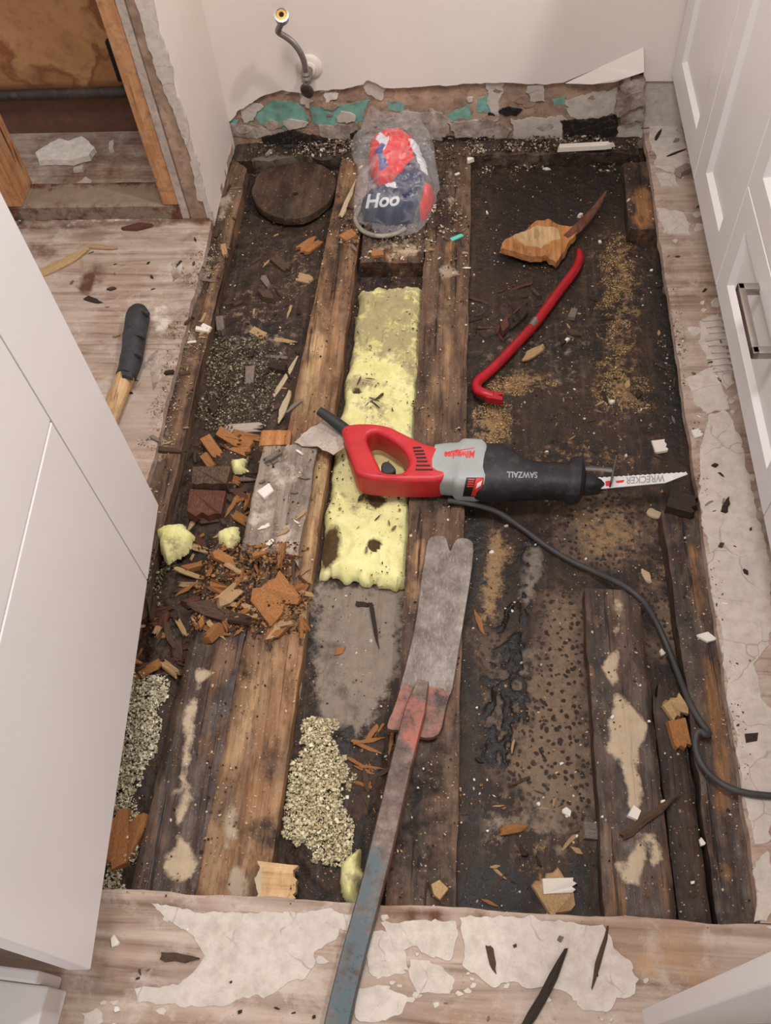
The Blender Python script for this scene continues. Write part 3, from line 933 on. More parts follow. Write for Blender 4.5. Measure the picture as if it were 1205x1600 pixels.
for k, p in enumerate([[(232, 560), (246, 545), (252, 590), (240, 610)], [(266, 410), (284, 405), (280, 430), (268, 440)]]):
    patch(p, leftf, 0.0012, 0.005, 60 + k, 'mortar_grey')

# ---------------------------------------------------------------- back wall
YB = 2.0
wb = struct(put('wall_back', box_me('wall_back', HX0 - 0.02, 1.05, YB + 0.010, YB + 0.10, -0.07, 2.45), 'kraft_brown'))


def wpoly(px, Y=YB): return [(PY(a, b, Y)[0], PY(a, b, Y)[2]) for a, b in px]


def wpatch(px, mat, out, name, amp=0.004, seed=0, back=0.012):
    poly = ragged(wpoly(px), 0.004, amp, seed, 90)
    return put(name, wall_prism(name, poly, YB + back, YB + out), mat, wb)


edge_px = [(352, 196), (372, 176), (392, 160), (410, 150), (440, 141), (470, 146), (492, 143), (520, 141), (545, 140), (562, 134), (574, 126), (590, 132), (602, 138), (640, 136), (700, 133), (745, 131), (800, 131), (860, 131), (884, 130)]
ep = wpoly(edge_px)
ep2 = []
for i in range(len(ep) - 1):
    ep2 += ragged([ep[i], ep[i + 1]], 0.006, 0.004, 5, 60)[:max(1, int(np.hypot(ep[i + 1][0] - ep[i][0], ep[i + 1][1] - ep[i][1]) / 0.006))]
right_px = [(940, 104), (1006, 74), (1006, 127), (1080, 127)]
rp = wpoly(right_px)
sheet = [np.array(p) for p in ep2] + [np.array(p) for p in rp] + [np.array((1.05, rp[-1][1])), np.array((1.05, 2.45)), np.array((HX0 - 0.02, 2.45))]
put('drywall_sheet', wall_prism('drywall_sheet', sheet, YB + 0.012, YB), 'wall_paint', wb)
# the strip of torn paper that curls away from the wall near the right corner
fl = wpoly([(884, 130), (940, 104), (1006, 74), (1006, 101), (985, 108), (960, 119), (925, 126)])
fo = [0.0, 0.0, 0.0, 0.020, 0.020, 0.016, 0.010]
V = [(p[0], YB - 0.001 - o, p[1] - o * 0.25) for p, o in zip(fl, fo)] + [(p[0], YB + 0.001 - o, p[1] - o * 0.25) for p, o in zip(fl, fo)]
n = len(fl)
me = mesh_np('paper_flap', V, [tuple(range(n)), tuple(range(2 * n - 1, n - 1, -1))] + [(k, (k + 1) % n, n + (k + 1) % n, n + k) for k in range(n)])
put('paper_flap', me, 'wall_paint', wb)

TEAL = [[(400, 190), (412, 172), (428, 160), (446, 164), (470, 166), (480, 184), (470, 199), (440, 205), (404, 200)],
        [(486, 172), (530, 164), (556, 161), (578, 158), (562, 176), (566, 190), (540, 196), (508, 201), (488, 195)],
        [(606, 164), (618, 160), (632, 168), (628, 178), (608, 178)], [(698, 184), (716, 172), (734, 165), (735, 188), (706, 190)],
        [(747, 158), (770, 152), (772, 175), (748, 178)], [(862, 162), (882, 154), (884, 168), (866, 172)], [(357, 182), (372, 192), (364, 203), (358, 200)],
        [(650, 190), (700, 189), (690, 199), (654, 198)], [(385, 180), (398, 186), (396, 200), (382, 198)], [(884, 170), (905, 166), (906, 174), (886, 176)]]
for k, p in enumerate(TEAL): wpatch(p, 'greenboard_teal', 0.009, 'teal_board_patch', 0.008, k)
CREAM = [([(358, 196), (400, 202), (440, 206), (446, 214), (400, 220), (360, 216)], 'mortar_grey'), ([(372, 178), (392, 162), (410, 168), (398, 186), (380, 196)], 'mortar'),
         ([(500, 200), (560, 194), (575, 210), (540, 222), (505, 218)], 'mortar_grey'), ([(567, 130), (580, 126), (602, 136), (596, 158), (572, 152)], 'mortar'),
         ([(628, 176), (690, 180), (700, 200), (690, 222), (600, 218), (586, 200)], 'mortar_grey'), ([(700, 194), (760, 190), (800, 206), (790, 222), (710, 220)], 'mortar_grey'),
         ([(758, 132), (786, 132), (780, 160), (778, 192), (764, 196), (762, 166)], 'mortar'), ([(796, 190), (838, 186), (880, 187), (880, 218), (840, 224), (806, 226)], 'mortar'),
         ([(820, 136), (850, 132), (852, 160), (826, 162)], 'mortar'), ([(884, 158), (926, 150), (966, 141), (966, 180), (926, 192), (900, 190), (886, 180)], 'mortar'),
         ([(1006, 127), (1080, 127), (1090, 206), (1006, 200)], 'mortar'), ([(955, 200), (1004, 190), (1006, 214), (966, 218)], 'mortar'),
         ([(470, 148), (490, 160), (484, 172), (468, 164)], 'mortar'), ([(505, 152), (530, 150), (526, 160), (508, 162)], 'plaster_white')]
for k, (p, mt_) in enumerate(CREAM): wpatch(p, mt_, 0.0075 - 0.0015 * (k % 3), 'plaster_patch', 0.007, 30 + k)
for k, (p, o) in enumerate([([(966, 136), (1004, 118), (1005, 138), (968, 156)], -0.010), ([(962, 152), (1004, 136), (1006, 158), (964, 178)], -0.016), ([(958, 170), (1004, 156), (1005, 188), (968, 190)], -0.008), ([(976, 116), (990, 110), (980, 140), (968, 134)], -0.012)]):
    wpatch(p, 'mortar_grey', o, 'torn_paper_layer', 0.008, 50 + k)
for k, p in enumerate([[(412, 218), (450, 206), (500, 216), (545, 220), (548, 248), (418, 250)], [(880, 190), (930, 188), (966, 182), (962, 236), (884, 232)], [(980, 110), (1005, 103), (1005, 118), (982, 126)], [(548, 210), (560, 206), (562, 236), (550, 236)], [(690, 218), (760, 216), (790, 228), (700, 232)]]):
    wpatch(p, 'rot_shade_black', 0.002, 'rotted_gap_shade', 0.006, 70 + k)  # flat black patches paint rot and the shade inside the open gaps

rw = random.Random(3)
for k in range(46):      # scraps of torn paper, board and plaster left on the wall foot
    x = rw.uniform(362, 1000); y = rw.uniform(142, 214) if rw.random() < 0.6 else rw.uniform(190, 216)
    r_ = rw.uniform(4, 15)
    wpatch([(x + r_ * rw.uniform(0.8, 1.8) * math.cos(a_), y + r_ * 0.6 * math.sin(a_)) for a_ in [2 * math.pi * (i + rw.uniform(-0.3, 0.3)) / 6 for i in range(6)]],
           rw.choice(['mortar', 'mortar_grey', 'kraft_brown', 'kraft_brown', 'mortar_grey', 'rot_shade_black'] if y > 175 else ['mortar', 'kraft_brown', 'kraft_brown', 'mortar_grey']), 0.0085 - 0.003 * rw.random(), 'wall_scrap', 0.006, 100 + k)

# ---------------------------------------------------------------- left wall: return, open stud bay
wl = struct(put('wall_left', box_me('wall_left', -0.6185, HX0, 1.692, YB, -0.035, 2.45, 0.002), 'wall_paint'))
put('stud', box_me('stud', -0.714, -0.676, 1.69, 1.78, 0.038, 2.45, 0.003), 'wood_stud', wl)
put('stud', box_me('stud', -0.659, -0.619, 1.694, 1.784, -0.02, 2.45, 0.003), 'kraft_brown', wl)
put('stud', box_me('stud', -1.092, -1.053, 1.69, 1.78, 0.038, 2.45, 0.003), 'wood_stud', wl)
put('joint_strip', box_me('joint_strip', -0.676, -0.6595, 1.6885, 1.78, 0.0, 2.45, 0.002), 'paper_grey', wl)
tp = ragged([(-0.604, -0.02), (-0.604, 0.9), (-0.648, 0.9), (-0.640, 0.55), (-0.634, 0.42), (-0.638, 0.36), (-0.624, 0.30), (-0.622, 0.24), (-0.618, 0.20), (-0.617, 0.14), (-0.622, 0.10), (-0.624, 0.055), (-0.613, 0.05), (-0.610, -0.02)], 0.008, 0.005, 12, 60)
put('torn_drywall_edge', wall_prism('torn_drywall_edge', tp, 1.694, 1.686), 'mortar', wl)
plank('bottom_plate', [(-2.1, 1.69), (-2.1, 1.778), (-0.662, 1.778), (-0.662, 1.69)], 0.038, 0.0375, 'wood_reddish', [(2, [(30, 290), (250, 285), (270, 328), (20, 330)], 0.03, 0.85)], parent=wl, rough=0.0008, seed=21, surf=False)
wc = struct(put('wall_cavity', box_me('wall_cavity', -2.2, -0.625, 2.03, 2.08, -0.02, 2.45), 'cavity_board'))
hp = put('cavity_pipe', tube('cavity_pipe', [(-2.1, 2.0, 0.120), (-0.66, 2.0, 0.128)], 0.013, 12, smooth_n=0), 'pipe_dark')
tag(hp, 'thin dark horizontal pipe inside the open wall cavity', 'pipe')
vp_ = put('cavity_strap', box_me('cavity_strap', -0.86, -0.842, 2.012, 2.028, 0.145, 0.245, 0.002), 'dark_gap')
tag(vp_, 'short black upright strap against the brown cavity board', 'strap')


# ---------------------------------------------------------------- cabinets
class Face:
    """a vertical cabinet front: s runs along it from its far end, d outwards from it"""
    def __init__(s, a, b, side):
        s.o = np.array([a[0], a[1]]); e = np.array([b[0] - a[0], b[1] - a[1]]); s.a = e / np.linalg.norm(e)
        nn = np.array([-s.a[1], s.a[0]])
        if nn[0] * side < 0: nn = -nn
        s.n = nn

    def pt(s, t, d, z):
        q = s.o + s.a * t + s.n * d
        return (q[0], q[1], z)

    def s_of_y(s, y): return (y - s.o[1]) / s.a[1]

    def hit(s, x, y):
        dr = ray(x, y); c = CAM
        k = ((s.o[0] - c[0]) * s.n[0] + (s.o[1] - c[1]) * s.n[1]) / (dr[0] * s.n[0] + dr[1] * s.n[1])
        p = c + dr * k
        return ((p[:2] - s.o) @ s.a, p[2])

    def box(s, name, t0, t1, d0, d1, z0, z1, bev=0.0015):
        me = box_me(name, t0, t1, d0, d1, z0, z1, bev)
        for v in me.vertices: v.co = s.pt(v.co.x, v.co.y, v.co.z)
        bm = bmesh.new(); bm.from_mesh(me); bmesh.ops.recalc_face_normals(bm, faces=bm.faces); bm.to_mesh(me); bm.free()
        return me

    def shaker(s, name, t0, t1, z0, z1, th=0.020, rail=0.06, bw=0.010, dp=0.009):
        R = lambda m_, d: [(t0 + m_, d, z0 + m_), (t1 - m_, d, z0 + m_), (t1 - m_, d, z1 - m_), (t0 + m_, d, z1 - m_)]
        rings = [R(0, -th), R(0, -0.0015), R(0.0015, 0), R(rail, 0), R(rail + bw, -dp)]
        V = [s.pt(*p) for r in rings for p in r]
        F_ = [(3, 2, 1, 0)]
        for i in range(len(rings) - 1):
            for k in range(4): F_.append((i * 4 + k, i * 4 + (k + 1) % 4, i * 4 + 4 + (k + 1) % 4, i * 4 + 4 + k))
        b = (len(rings) - 1) * 4
        F_.append((b, b + 1, b + 2, b + 3))
        me = mesh_np(name, V, F_)
        bm = bmesh.new(); bm.from_mesh(me); bmesh.ops.recalc_face_normals(bm, faces=bm.faces); bm.to_mesh(me); bm.free()
        return me


ZR = 0.14
FR = Face(P(1049, 112, ZR), P(1203, 856, ZR), -1)
sy = FR.s_of_y
TOPR = 1.06
rc = thing('tall_cabinet', 'white shaker-front cabinet with steel bow handle along the right side', 'cabinet', FR.pt(0.5, -0.3, 0))
put('carcass', FR.box('carcass', 0.02, sy(-0.6), -0.50, -0.0225, ZR + 0.004, TOPR), 'lacquer_white', rc)
put('toe_kick', FR.box('toe_kick', 0.02, sy(-0.6), -0.085, -0.07, 0.001, ZR), 'plinth_white', rc)
put('door', FR.shaker('door', 0.012, sy(1.6225), ZR, TOPR, rail=0.068), 'lacquer_white', rc)
put('door', FR.shaker('door', sy(1.6195), sy(1.3125), ZR, TOPR, rail=0.068, bw=0.011), 'lacquer_white', rc)
HZ = 0.366
for (za, zb) in ((ZR, HZ - 0.0015), (HZ + 0.0015, TOPR)):
    df = put('drawer_front', FR.shaker('drawer_front', sy(1.3095), sy(0.8), za, zb, rail=0.052), 'lacquer_white', rc)
    if za == ZR:
        t0, z0 = FR.hit(1150, 450); t1, z1 = FR.hit(1172, 550)
        ta, tb = sy(1.122), sy(0.985); zh = 0.312
        w = 0.0075
        ps = [FR.pt(ta, -0.004, zh), FR.pt(ta, 0.028, zh), FR.pt(tb, 0.028, zh), FR.pt(tb, -0.004, zh)]
        bmh = bmesh.new()
        for (s0, s1, d0, d1) in ((ta - w, ta + w, -0.009, 0.034), (tb - w, tb + w, -0.009, 0.034), (ta - w, tb + w, 0.022, 0.034)):
            tmp = FR.box('h', s0, s1, d0, d1, zh - w, zh + w, 0.0025)
            bmh.from_mesh(tmp); bpy.data.meshes.remove(tmp)
        me = bpy.data.meshes.new('handle'); bmh.to_mesh(me); bmh.free(); shade(me)
        h = put('handle', me, 'handle_steel', rc)
        h.parent = df; h.matrix_parent_inverse = Matrix.Identity(4)
        h['label'] = 'brushed steel bow handle'
put('drawer_front', FR.shaker('drawer_front', sy(0.797), sy(0.35), ZR, 0.60, rail=0.055), 'lacquer_white', rc)
put('door', FR.shaker('door', sy(0.797), sy(0.35), 0.603, TOPR, rail=0.055), 'lacquer_white', rc)
# the door that stands open towards the room at the near right
od = P(1003, 1577, ZR)
ang = 0.10
me = box_me('open_door', 0, 0.40, -0.020, 0, ZR, TOPR - 0.02, 0.002)
me.transform(Matrix.Translation((od[0], od[1], 0)) @ Matrix.Rotation(ang, 4, 'Z'))
put('door', me, 'lacquer_edge', rc)

ZL = 0.13
FL = Face(P(248, 789, ZL), P(142, 1515, ZL), 1)
lc = thing('white_cupboard', 'large white cupboard with plain slab fronts filling the left edge', 'cabinet', FL.pt(0.4, -0.3, 0))
sg = FL.hit(231, 907)[0]
se = FL.hit(142, 1515)[0]
sd, zd = FL.hit(78, 668); sd2, zd2 = FL.hit(2, 985)
zg = (zd + zd2) / 2
put('end_panel', FL.box('end_panel', 0.0, sg - 0.0012, -0.030, 0.0, ZL, 2.1, 0.0012), 'lacquer_white', lc)
put('drawer_front', FL.box('drawer_front', sg + 0.0012, se, -0.030, 0.0, ZL, zg - 0.0018, 0.0018), 'lacquer_white', lc)
put('door', FL.box('door', sg + 0.0012, se, -0.030, 0.0, zg + 0.0018, 2.1, 0.0018), 'lacquer_white', lc)
put('carcass', FL.box('carcass', 0.004, se - 0.09, -0.56, -0.0315, ZL + 0.004, 2.1), 'lacquer_white', lc)
put('toe_kick', FL.box('toe_kick', 0.01, se - 0.09, -0.12, -0.10, 0.001, ZL), 'plinth_white', lc)
k = P(76, 1541, 0.07); k2 = P(62, 1600, 0.07)
me = box_me('p', -0.9, 0.0, -0.5, 0.0, 0.0005, 0.07, 0.003)
me.transform(Matrix.Translation((k[0], k[1], 0)) @ Matrix.Rotation(-0.05, 4, 'Z'))
pl_ = thing('plinth_board', 'low white plinth board on the floor in the bottom left corner', 'board', (k[0] - 0.3, k[1] - 0.2, 0))
put('board', me, 'plinth_white', pl_)
me = box_me('p', -0.9, -0.012, 0.0005, 0.016, 0.0005, 0.085, 0.003)
me.transform(Matrix.Translation((k[0], k[1], 0)) @ Matrix.Rotation(-0.05, 4, 'Z'))
put('back_lip', me, 'plinth_white', pl_)

# ================================================================== TIMBERS IN THE OPENING
def joist(name, quad, label, mat, tones=(), cat='joist', **kw):
    kw.setdefault('seed', len(SURF) * 7 + 5)
    th = kw.pop('thick', ZJ - ZP + 0.002); z = kw.pop('z', ZJ)
    o = plank(name, quad, z, th, mat, tones, **kw)
    return tag(o, label, cat)


joist('floor_joist', [(-0.66, 1.99), (-0.558, 1.90), (-0.566, HY0 - 0.03), (-0.66, HY0 - 0.03)], 'narrow brown joist along the left edge of the floor opening', 'wood_joist_brown', [
    (0, [(372, 305), (378, 300), (340, 440), (300, 590), (268, 720), (258, 715), (300, 560), (332, 430)], 0.012, 0.85), (1, [(350, 290), (362, 290), (318, 440), (262, 640), (240, 700), (225, 690), (300, 440)], 0.02, 0.75),
    (2, [(322, 400), (345, 395), (300, 480), (290, 470)], 0.01, 0.7), (2, ell(290, 560, 12, 40, 15), 0.012, 0.45), (2, ell(258, 690, 10, 40, 15), 0.012, 0.5), (2, ell(352, 320, 10, 26, 18), 0.012, 0.6)], rough=0.003, side=0.0035, gouge=0.006)
joist('floor_joist', [(-0.462, 0.83), (-0.372, 0.83), (-0.388, HY0 - 0.03), (-0.486, HY0 - 0.03)], 'dark brown joist with a pale adhesive streak beside the white cupboard', 'wood_joist_dark', [
    (2, [(312, 1048), (322, 1050), (300, 1150), (292, 1210), (298, 1250), (286, 1300), (300, 1310), (308, 1345), (290, 1376), (262, 1366), (258, 1330), (276, 1300), (280, 1210), (294, 1120)], 0.012, 0.85), (2, ell(285, 1240, 16, 12), 0.012, 0.7),
    (0, ell(345, 1040, 14, 40, 15), 0.03, 0.7), (0, ell(330, 1150, 16, 40, 15), 0.03, 0.45), (0, ell(240, 1310, 18, 60, 12), 0.03, 0.3), (1, ell(335, 1130, 8, 20), 0.01, 0.9), (1, ell(300, 980, 20, 30), 0.03, 0.7)], rough=0.0025, side=0.003, rag=(0.03, 0))
joist('floor_joist', [(-0.322, 1.93), (-0.252, 1.93), (-0.280, HY0 - 0.03), (-0.392, HY0 - 0.03)], 'long pale weathered joist on the left of the yellow insulation', 'wood_joist_pale', [
    (1, ell(520, 420, 20, 60, 12), 0.03, 0.6), (1, ell(500, 480, 10, 40, 14), 0.02, 0.7), (1, ell(540, 330, 30, 40), 0.04, 0.7), (0, ell(490, 565, 16, 50, 10), 0.02, 0.9), (0, ell(470, 620, 30, 40), 0.03, 0.5),
    (0, [(500, 700), (512, 700), (476, 960), (462, 960)], 0.01, 0.9), (0, [(385, 1040), (420, 1010), (440, 1020), (380, 1180), (350, 1210)], 0.025, 0.75), (0, [(330, 1290), (350, 1280), (330, 1390), (308, 1390)], 0.02, 0.9),
    (1, ell(430, 1190, 16, 30, 12), 0.025, 0.8), (1, ell(415, 1300, 34, 36), 0.02, 0.75), (1, ell(385, 1045, 10, 20), 0.015, 0.8), (1, ell(352, 1250, 10, 40, 14), 0.02, 0.6), (1, ell(450, 1090, 10, 50, 10), 0.02, 0.5),
    (2, ell(370, 1375, 18, 30), 0.012, 0.7), (2, [(420, 1020), (432, 1022), (412, 1160), (405, 1150)], 0.008, 0.6), (2, ell(360, 1290, 8, 40, 10), 0.01, 0.6)], rough=0.003, side=0.003, gouge=0.010)
joist('floor_joist', [(-0.104, 1.97), (-0.004, 1.97), (-0.005, HY0 - 0.03), (-0.107, HY0 - 0.03)], 'long brown joist under the saw, right of the yellow insulation', 'wood_joist_brown', [
    (1, [(690, 690), (720, 690), (720, 800), (655, 800), (665, 720)], 0.03, 0.8), (1, ell(690, 470, 14, 60), 0.03, 0.55), (1, ell(690, 300, 30, 60), 0.05, 0.7), (1, [(600, 1150), (715, 1150), (712, 1410), (590, 1410)], 0.05, 0.75), (1, ell(662, 1000, 30, 90), 0.04, 0.5),
    (0, [(700, 380), (706, 380), (700, 640), (690, 650)], 0.008, 0.85), (0, ell(710, 580, 10, 60), 0.02, 0.5), (0, [(652, 850), (662, 845), (655, 930), (640, 960), (636, 900)], 0.008, 0.9), (0, ell(672, 640, 12, 60), 0.02, 0.6), (0, ell(675, 1270, 12, 70), 0.02, 0.5),
    (2, ell(700, 425, 14, 12), 0.01, 0.7), (2, ell(705, 300, 16, 50), 0.02, 0.4)], rough=0.0026, side=0.0025, gouge=0.005)
joist('header_board', [(-0.249, 1.93), (-0.106, 1.93), (-0.106, 1.558), (-0.249, 1.558)], 'short debris-covered crosspiece between the two middle joists', 'wood_joist_dark', [
    (2, ell(690, 310, 40, 50), 0.04, 0.4), (2, ell(620, 390, 50, 20), 0.03, 0.5), (0, ell(615, 400, 30, 10), 0.02, 0.5), (1, ell(600, 330, 40, 40), 0.05, 0.5)], cat='crosspiece', rough=0.004, res=0.005)
joist('floor_joist', [(0.204, 0.748), (0.298, 0.744), (0.304, HY0 - 0.03), (0.205, HY0 - 0.03)], 'dark joist with cream adhesive blobs near the coiled cable', 'wood_joist_dark', [
    (2, [(950, 1020), (968, 1012), (964, 1060), (968, 1090), (990, 1120), (1012, 1130), (1010, 1160), (994, 1195), (1000, 1250), (1006, 1290), (988, 1300), (980, 1240), (972, 1200), (950, 1170), (952, 1130), (960, 1100), (944, 1050)], 0.010, 0.9),
    (2, [(1000, 1300), (1028, 1300), (1030, 1340), (1020, 1355), (1020, 1320), (1006, 1320), (1000, 1360), (1002, 1386), (970, 1384), (955, 1350), (968, 1346), (990, 1360), (986, 1330)], 0.010, 0.9),
    (2, ell(966, 960, 8, 30), 0.01, 0.6), (0, [(945, 1260), (952, 1260), (985, 1430), (950, 1430)], 0.02, 0.6), (0, ell(1040, 1370, 14, 60), 0.03, 0.4), (0, ell(922, 1000, 4, 60, -4), 0.012, 0.5)], rough=0.0022, side=0.003)
joist('joist_offcut', [(0.360, 1.90), (0.425, 1.90), (0.425, 1.662), (0.353, 1.662)], 'short joist offcut with a bright bare patch in the far right corner', 'wood_joist_dark', [
    (0, ell(1003, 325, 12, 34), 0.012, 1.0), (1, ell(1000, 270, 20, 30), 0.03, 0.6)], cat='offcut')
joist('floor_joist', [(0.352, 0.92), (0.445, 0.92), (0.45, HY0 - 0.03), (0.360, HY0 - 0.03)], 'dark joist with orange bare patches along the right floor edge', 'wood_joist_dark', [
    (0, [(1075, 850), (1086, 860), (1100, 940), (1094, 965), (1080, 920)], 0.012, 0.9), (0, [(1100, 1030), (1116, 1040), (1136, 1200), (1128, 1230), (1112, 1130)], 0.015, 0.85), (0, ell(1140, 1370, 8, 16), 0.008, 0.9), (0, ell(1125, 1260, 10, 26), 0.015, 0.6), (1, ell(1070, 830, 26, 26), 0.03, 0.8), (1, ell(1120, 1400, 40, 50), 0.04, 0.5)], rough=0.003, side=0.004, rag=(0.02, 0), gouge=0.006)
joist('rotten_board', [(0.303, 0.60), (0.348, 0.60), (0.356, HY0 - 0.03), (0.310, HY0 - 0.03)], 'split blackened board squeezed between the two right-hand joists', 'wood_blackish', [
    (0, ell(1085, 1330, 8, 60, -6), 0.02, 0.5)], cat='board', z=-0.032, thick=0.032, rough=0.004, rag=(0.06, 0))
joist('sill_board', [(-0.60, 1.945), (-0.60, 2.005), (0.40, 2.005), (0.40, 1.945)], 'rotten blackened sill board along the foot of the back wall', 'wood_blackish', [
    (2, ell(440, 248, 50, 8), 0.015, 0.7), (2, ell(620, 240, 60, 8), 0.02, 0.55), (2, ell(800, 240, 70, 8), 0.02, 0.5), (1, ell(480, 225, 60, 12), 0.02, 0.8)], cat='board', z=-0.024, thick=0.036, rough=0.006, side=0.012, res=0.005, grain=4)

joist('plywood_remnant', [P(410, 690, 0.0), P(498, 692, 0.0), P(462, 892, 0.0), P(374, 880, 0.0)], 'grey splitting plywood strip left on the pale joist', 'wood_grey', [
    (0, ell(440, 700, 30, 8), 0.012, 0.5), (2, ell(440, 740, 30, 30), 0.02, 0.5), (2, ell(410, 800, 30, 50), 0.02, 0.5), (2, ell(450, 850, 20, 30), 0.02, 0.6), (1, ell(430, 870, 30, 16), 0.02, 0.4), (1, ell(470, 760, 10, 40), 0.02, 0.4)], cat='plywood', z=-0.001, thick=0.017, rough=0.0025, side=0.006, rag=(0.01, 0.03), gouge=0.006, res=0.004)
joist('end_block', [P(398, 1344, 0.004), P(392, 1404, 0.004), P(462, 1412, 0.004), P(466, 1350, 0.004)], 'pale splintered block with crosswise grain at the near end of the long pale joist', 'wood_tan_across', [
    (2, ell(400, 1376, 10, 30), 0.008, 0.9)], cat='block', z=-0.002, thick=0.016, rough=0.0022, rag=(0.008, 0.012), res=0.004)
joist('batten', [P(408, 672, 0.002), P(455, 672, 0.002), P(452, 694, 0.002), P(404, 696, 0.002)], 'small orange batten end beside the torn grey paper', 'wood_orange', [], cat='batten', z=0.002, thick=0.02, rough=0.001, res=0.004)

# ---------------------------------------------------------------- insulation
batt = plank('insulation_batt', [P(562, 446, -0.03), P(663, 438, -0.03), P(632, 918, -0.03), P(494, 900, -0.03)], -0.030, 0.026, 'batt', [
    (2, [(540, 446), (676, 436), (668, 540), (656, 600), (600, 560), (540, 570)], 0.05, 0.74), (2, ell(600, 640, 60, 40), 0.06, 0.42), (2, ell(645, 560, 20, 40), 0.025, 0.75), (2, ell(570, 600, 40, 14), 0.015, 0.6), (2, ell(555, 790, 30, 22), 0.02, 0.5), (2, ell(625, 640, 14, 30), 0.02, 0.5),
    (1, ell(514, 850, 18, 36, 8), 0.012, 1.0), (1, ell(582, 778, 22, 10), 0.01, 0.9), (1, ell(560, 610, 8, 4), 0.004, 1), (1, ell(585, 850, 4, 5), 0.003, 1)], res=0.005, rough=0.007, side=0.008, rag=(0.012, 0.016), gouge=0.012, dome=0.014, seed=4, grain=8)
tag(batt, 'pale yellow insulation batt, dirty at its far end, between the middle joists', 'insulation')


def lump(name, px, z, h, mat, label, cat, seed=0, edge=0.014, res=0.003, ridge=0.0, tones=()):
    cx_ = [sum(v) / len(px) for v in zip(*px)]
    tones = tones or [(2, ell(cx_[0] + 8, cx_[1] + 4, 20, 14), 0.02, 0.6)]
    me, hf = dome_me(name, ragged([P(a, b, z) for a, b in px], 0.004, 0.006, seed, 80), z, h, res, ridge, seed, edge, tones, z, 60)
    o = put(name, me, mat)
    if label: tag(o, label, cat)
    return o, hf


lump('foam_lump', [(246, 838), (262, 826), (290, 822), (306, 836), (300, 858), (278, 872), (262, 882), (252, 866)], -0.035, 0.026, 'batt', 'yellow insulation lump beside the corner of the white cupboard', 'insulation', 3, ridge=0.004)
lump('foam_lump', [(346, 830), (374, 824), (378, 846), (362, 862), (346, 852)], -0.02, 0.018, 'batt', 'small yellow insulation scrap among the splinters beside the grey plywood strip', 'insulation', 5, ridge=0.003)
lump('foam_lump', [(536, 1350), (560, 1330), (570, 1370), (560, 1414), (540, 1410), (530, 1380)], -0.055, 0.024, 'batt', 'dull yellow insulation lump left of the scraper shaft', 'insulation', 8, ridge=0.004)
lump('foam_lump', [(360, 724), (384, 718), (386, 738), (366, 742)], -0.03, 0.016, 'batt', 'tiny yellow insulation scrap beside the top of the grey plywood strip', 'insulation', 9, ridge=0.003)

# ================================================================== TOOLS AND THINGS
def loft(name, st, zc, rz, power=2.6, n=24, zt=0.035, zb=0.0):
    """body along stations (x, y_top, y_bottom) of the photo; super-ellipse cross-sections"""
    C = []
    for k, (x, a, b) in enumerate(st):
        f = P(x, a, zt); g = P(x, b, zb)
        C.append(((f[:2] + g[:2]) / 2, np.linalg.norm(f[:2] - g[:2]) / 2))
    ax = C[-1][0] - C[0][0]; ax /= np.linalg.norm(ax); la = np.array([-ax[1], ax[0]])
    V, Fc = [], []
    for k, (c, r) in enumerate(C):
        rr = rz[k] if not np.isscalar(rz) else rz
        for j in range(n):
            t_ = 2 * math.pi * j / n
            ct, st_ = math.cos(t_), math.sin(t_)
            u = math.copysign(abs(ct) ** (2 / power), ct); w = math.copysign(abs(st_) ** (2 / power), st_)
            V.append((c[0] + la[0] * r * u, c[1] + la[1] * r * u, zc + rr * w))
    m_ = len(C)
    for i in range(m_ - 1):
        for j in range(n): Fc.append((i * n + j, i * n + (j + 1) % n, (i + 1) * n + (j + 1) % n, (i + 1) * n + j))
    Fc.append(tuple(range(n))); Fc.append(tuple((m_ - 1) * n + j for j in range(n)))
    me = mesh_np(name, V, Fc)
    bm = bmesh.new(); bm.from_mesh(me); bmesh.ops.recalc_face_normals(bm, faces=bm.faces); bm.to_mesh(me); bm.free()
    shade(me, 38)
    return me, ax, la


def flat_on(me, px, z, ang):
    c = P(px[0], px[1], z)
    me.transform(Matrix.Translation(c) @ Matrix.Rotation(ang, 4, 'Z'))
    return me


def bars(name, quads, z0, z1):
    """one raised strip with its own outline"""
    return prism(name, [np.array(P(a, b, z1)[:2]) for a, b in quads], z0, z1, 0.0003)


def bvh_of(target):
    from mathutils.bvhtree import BVHTree
    tl = Vector((0, 0, 0)); q = target
    while q is not None:
        tl += q.location; q = q.parent
    tm = target.data
    return BVHTree.FromPolygons([v.co + tl for v in tm.vertices], [tuple(p.vertices) for p in tm.polygons])


def on_surface(bv, x, y, off):
    d = Vector(ray(x, y)).normalized()
    h = bv.ray_cast(Vector(CAM), d)
    if h[0] is None: return None
    nn = h[1] if h[1].dot(d) < 0 else -h[1]
    return h[0] + nn * off


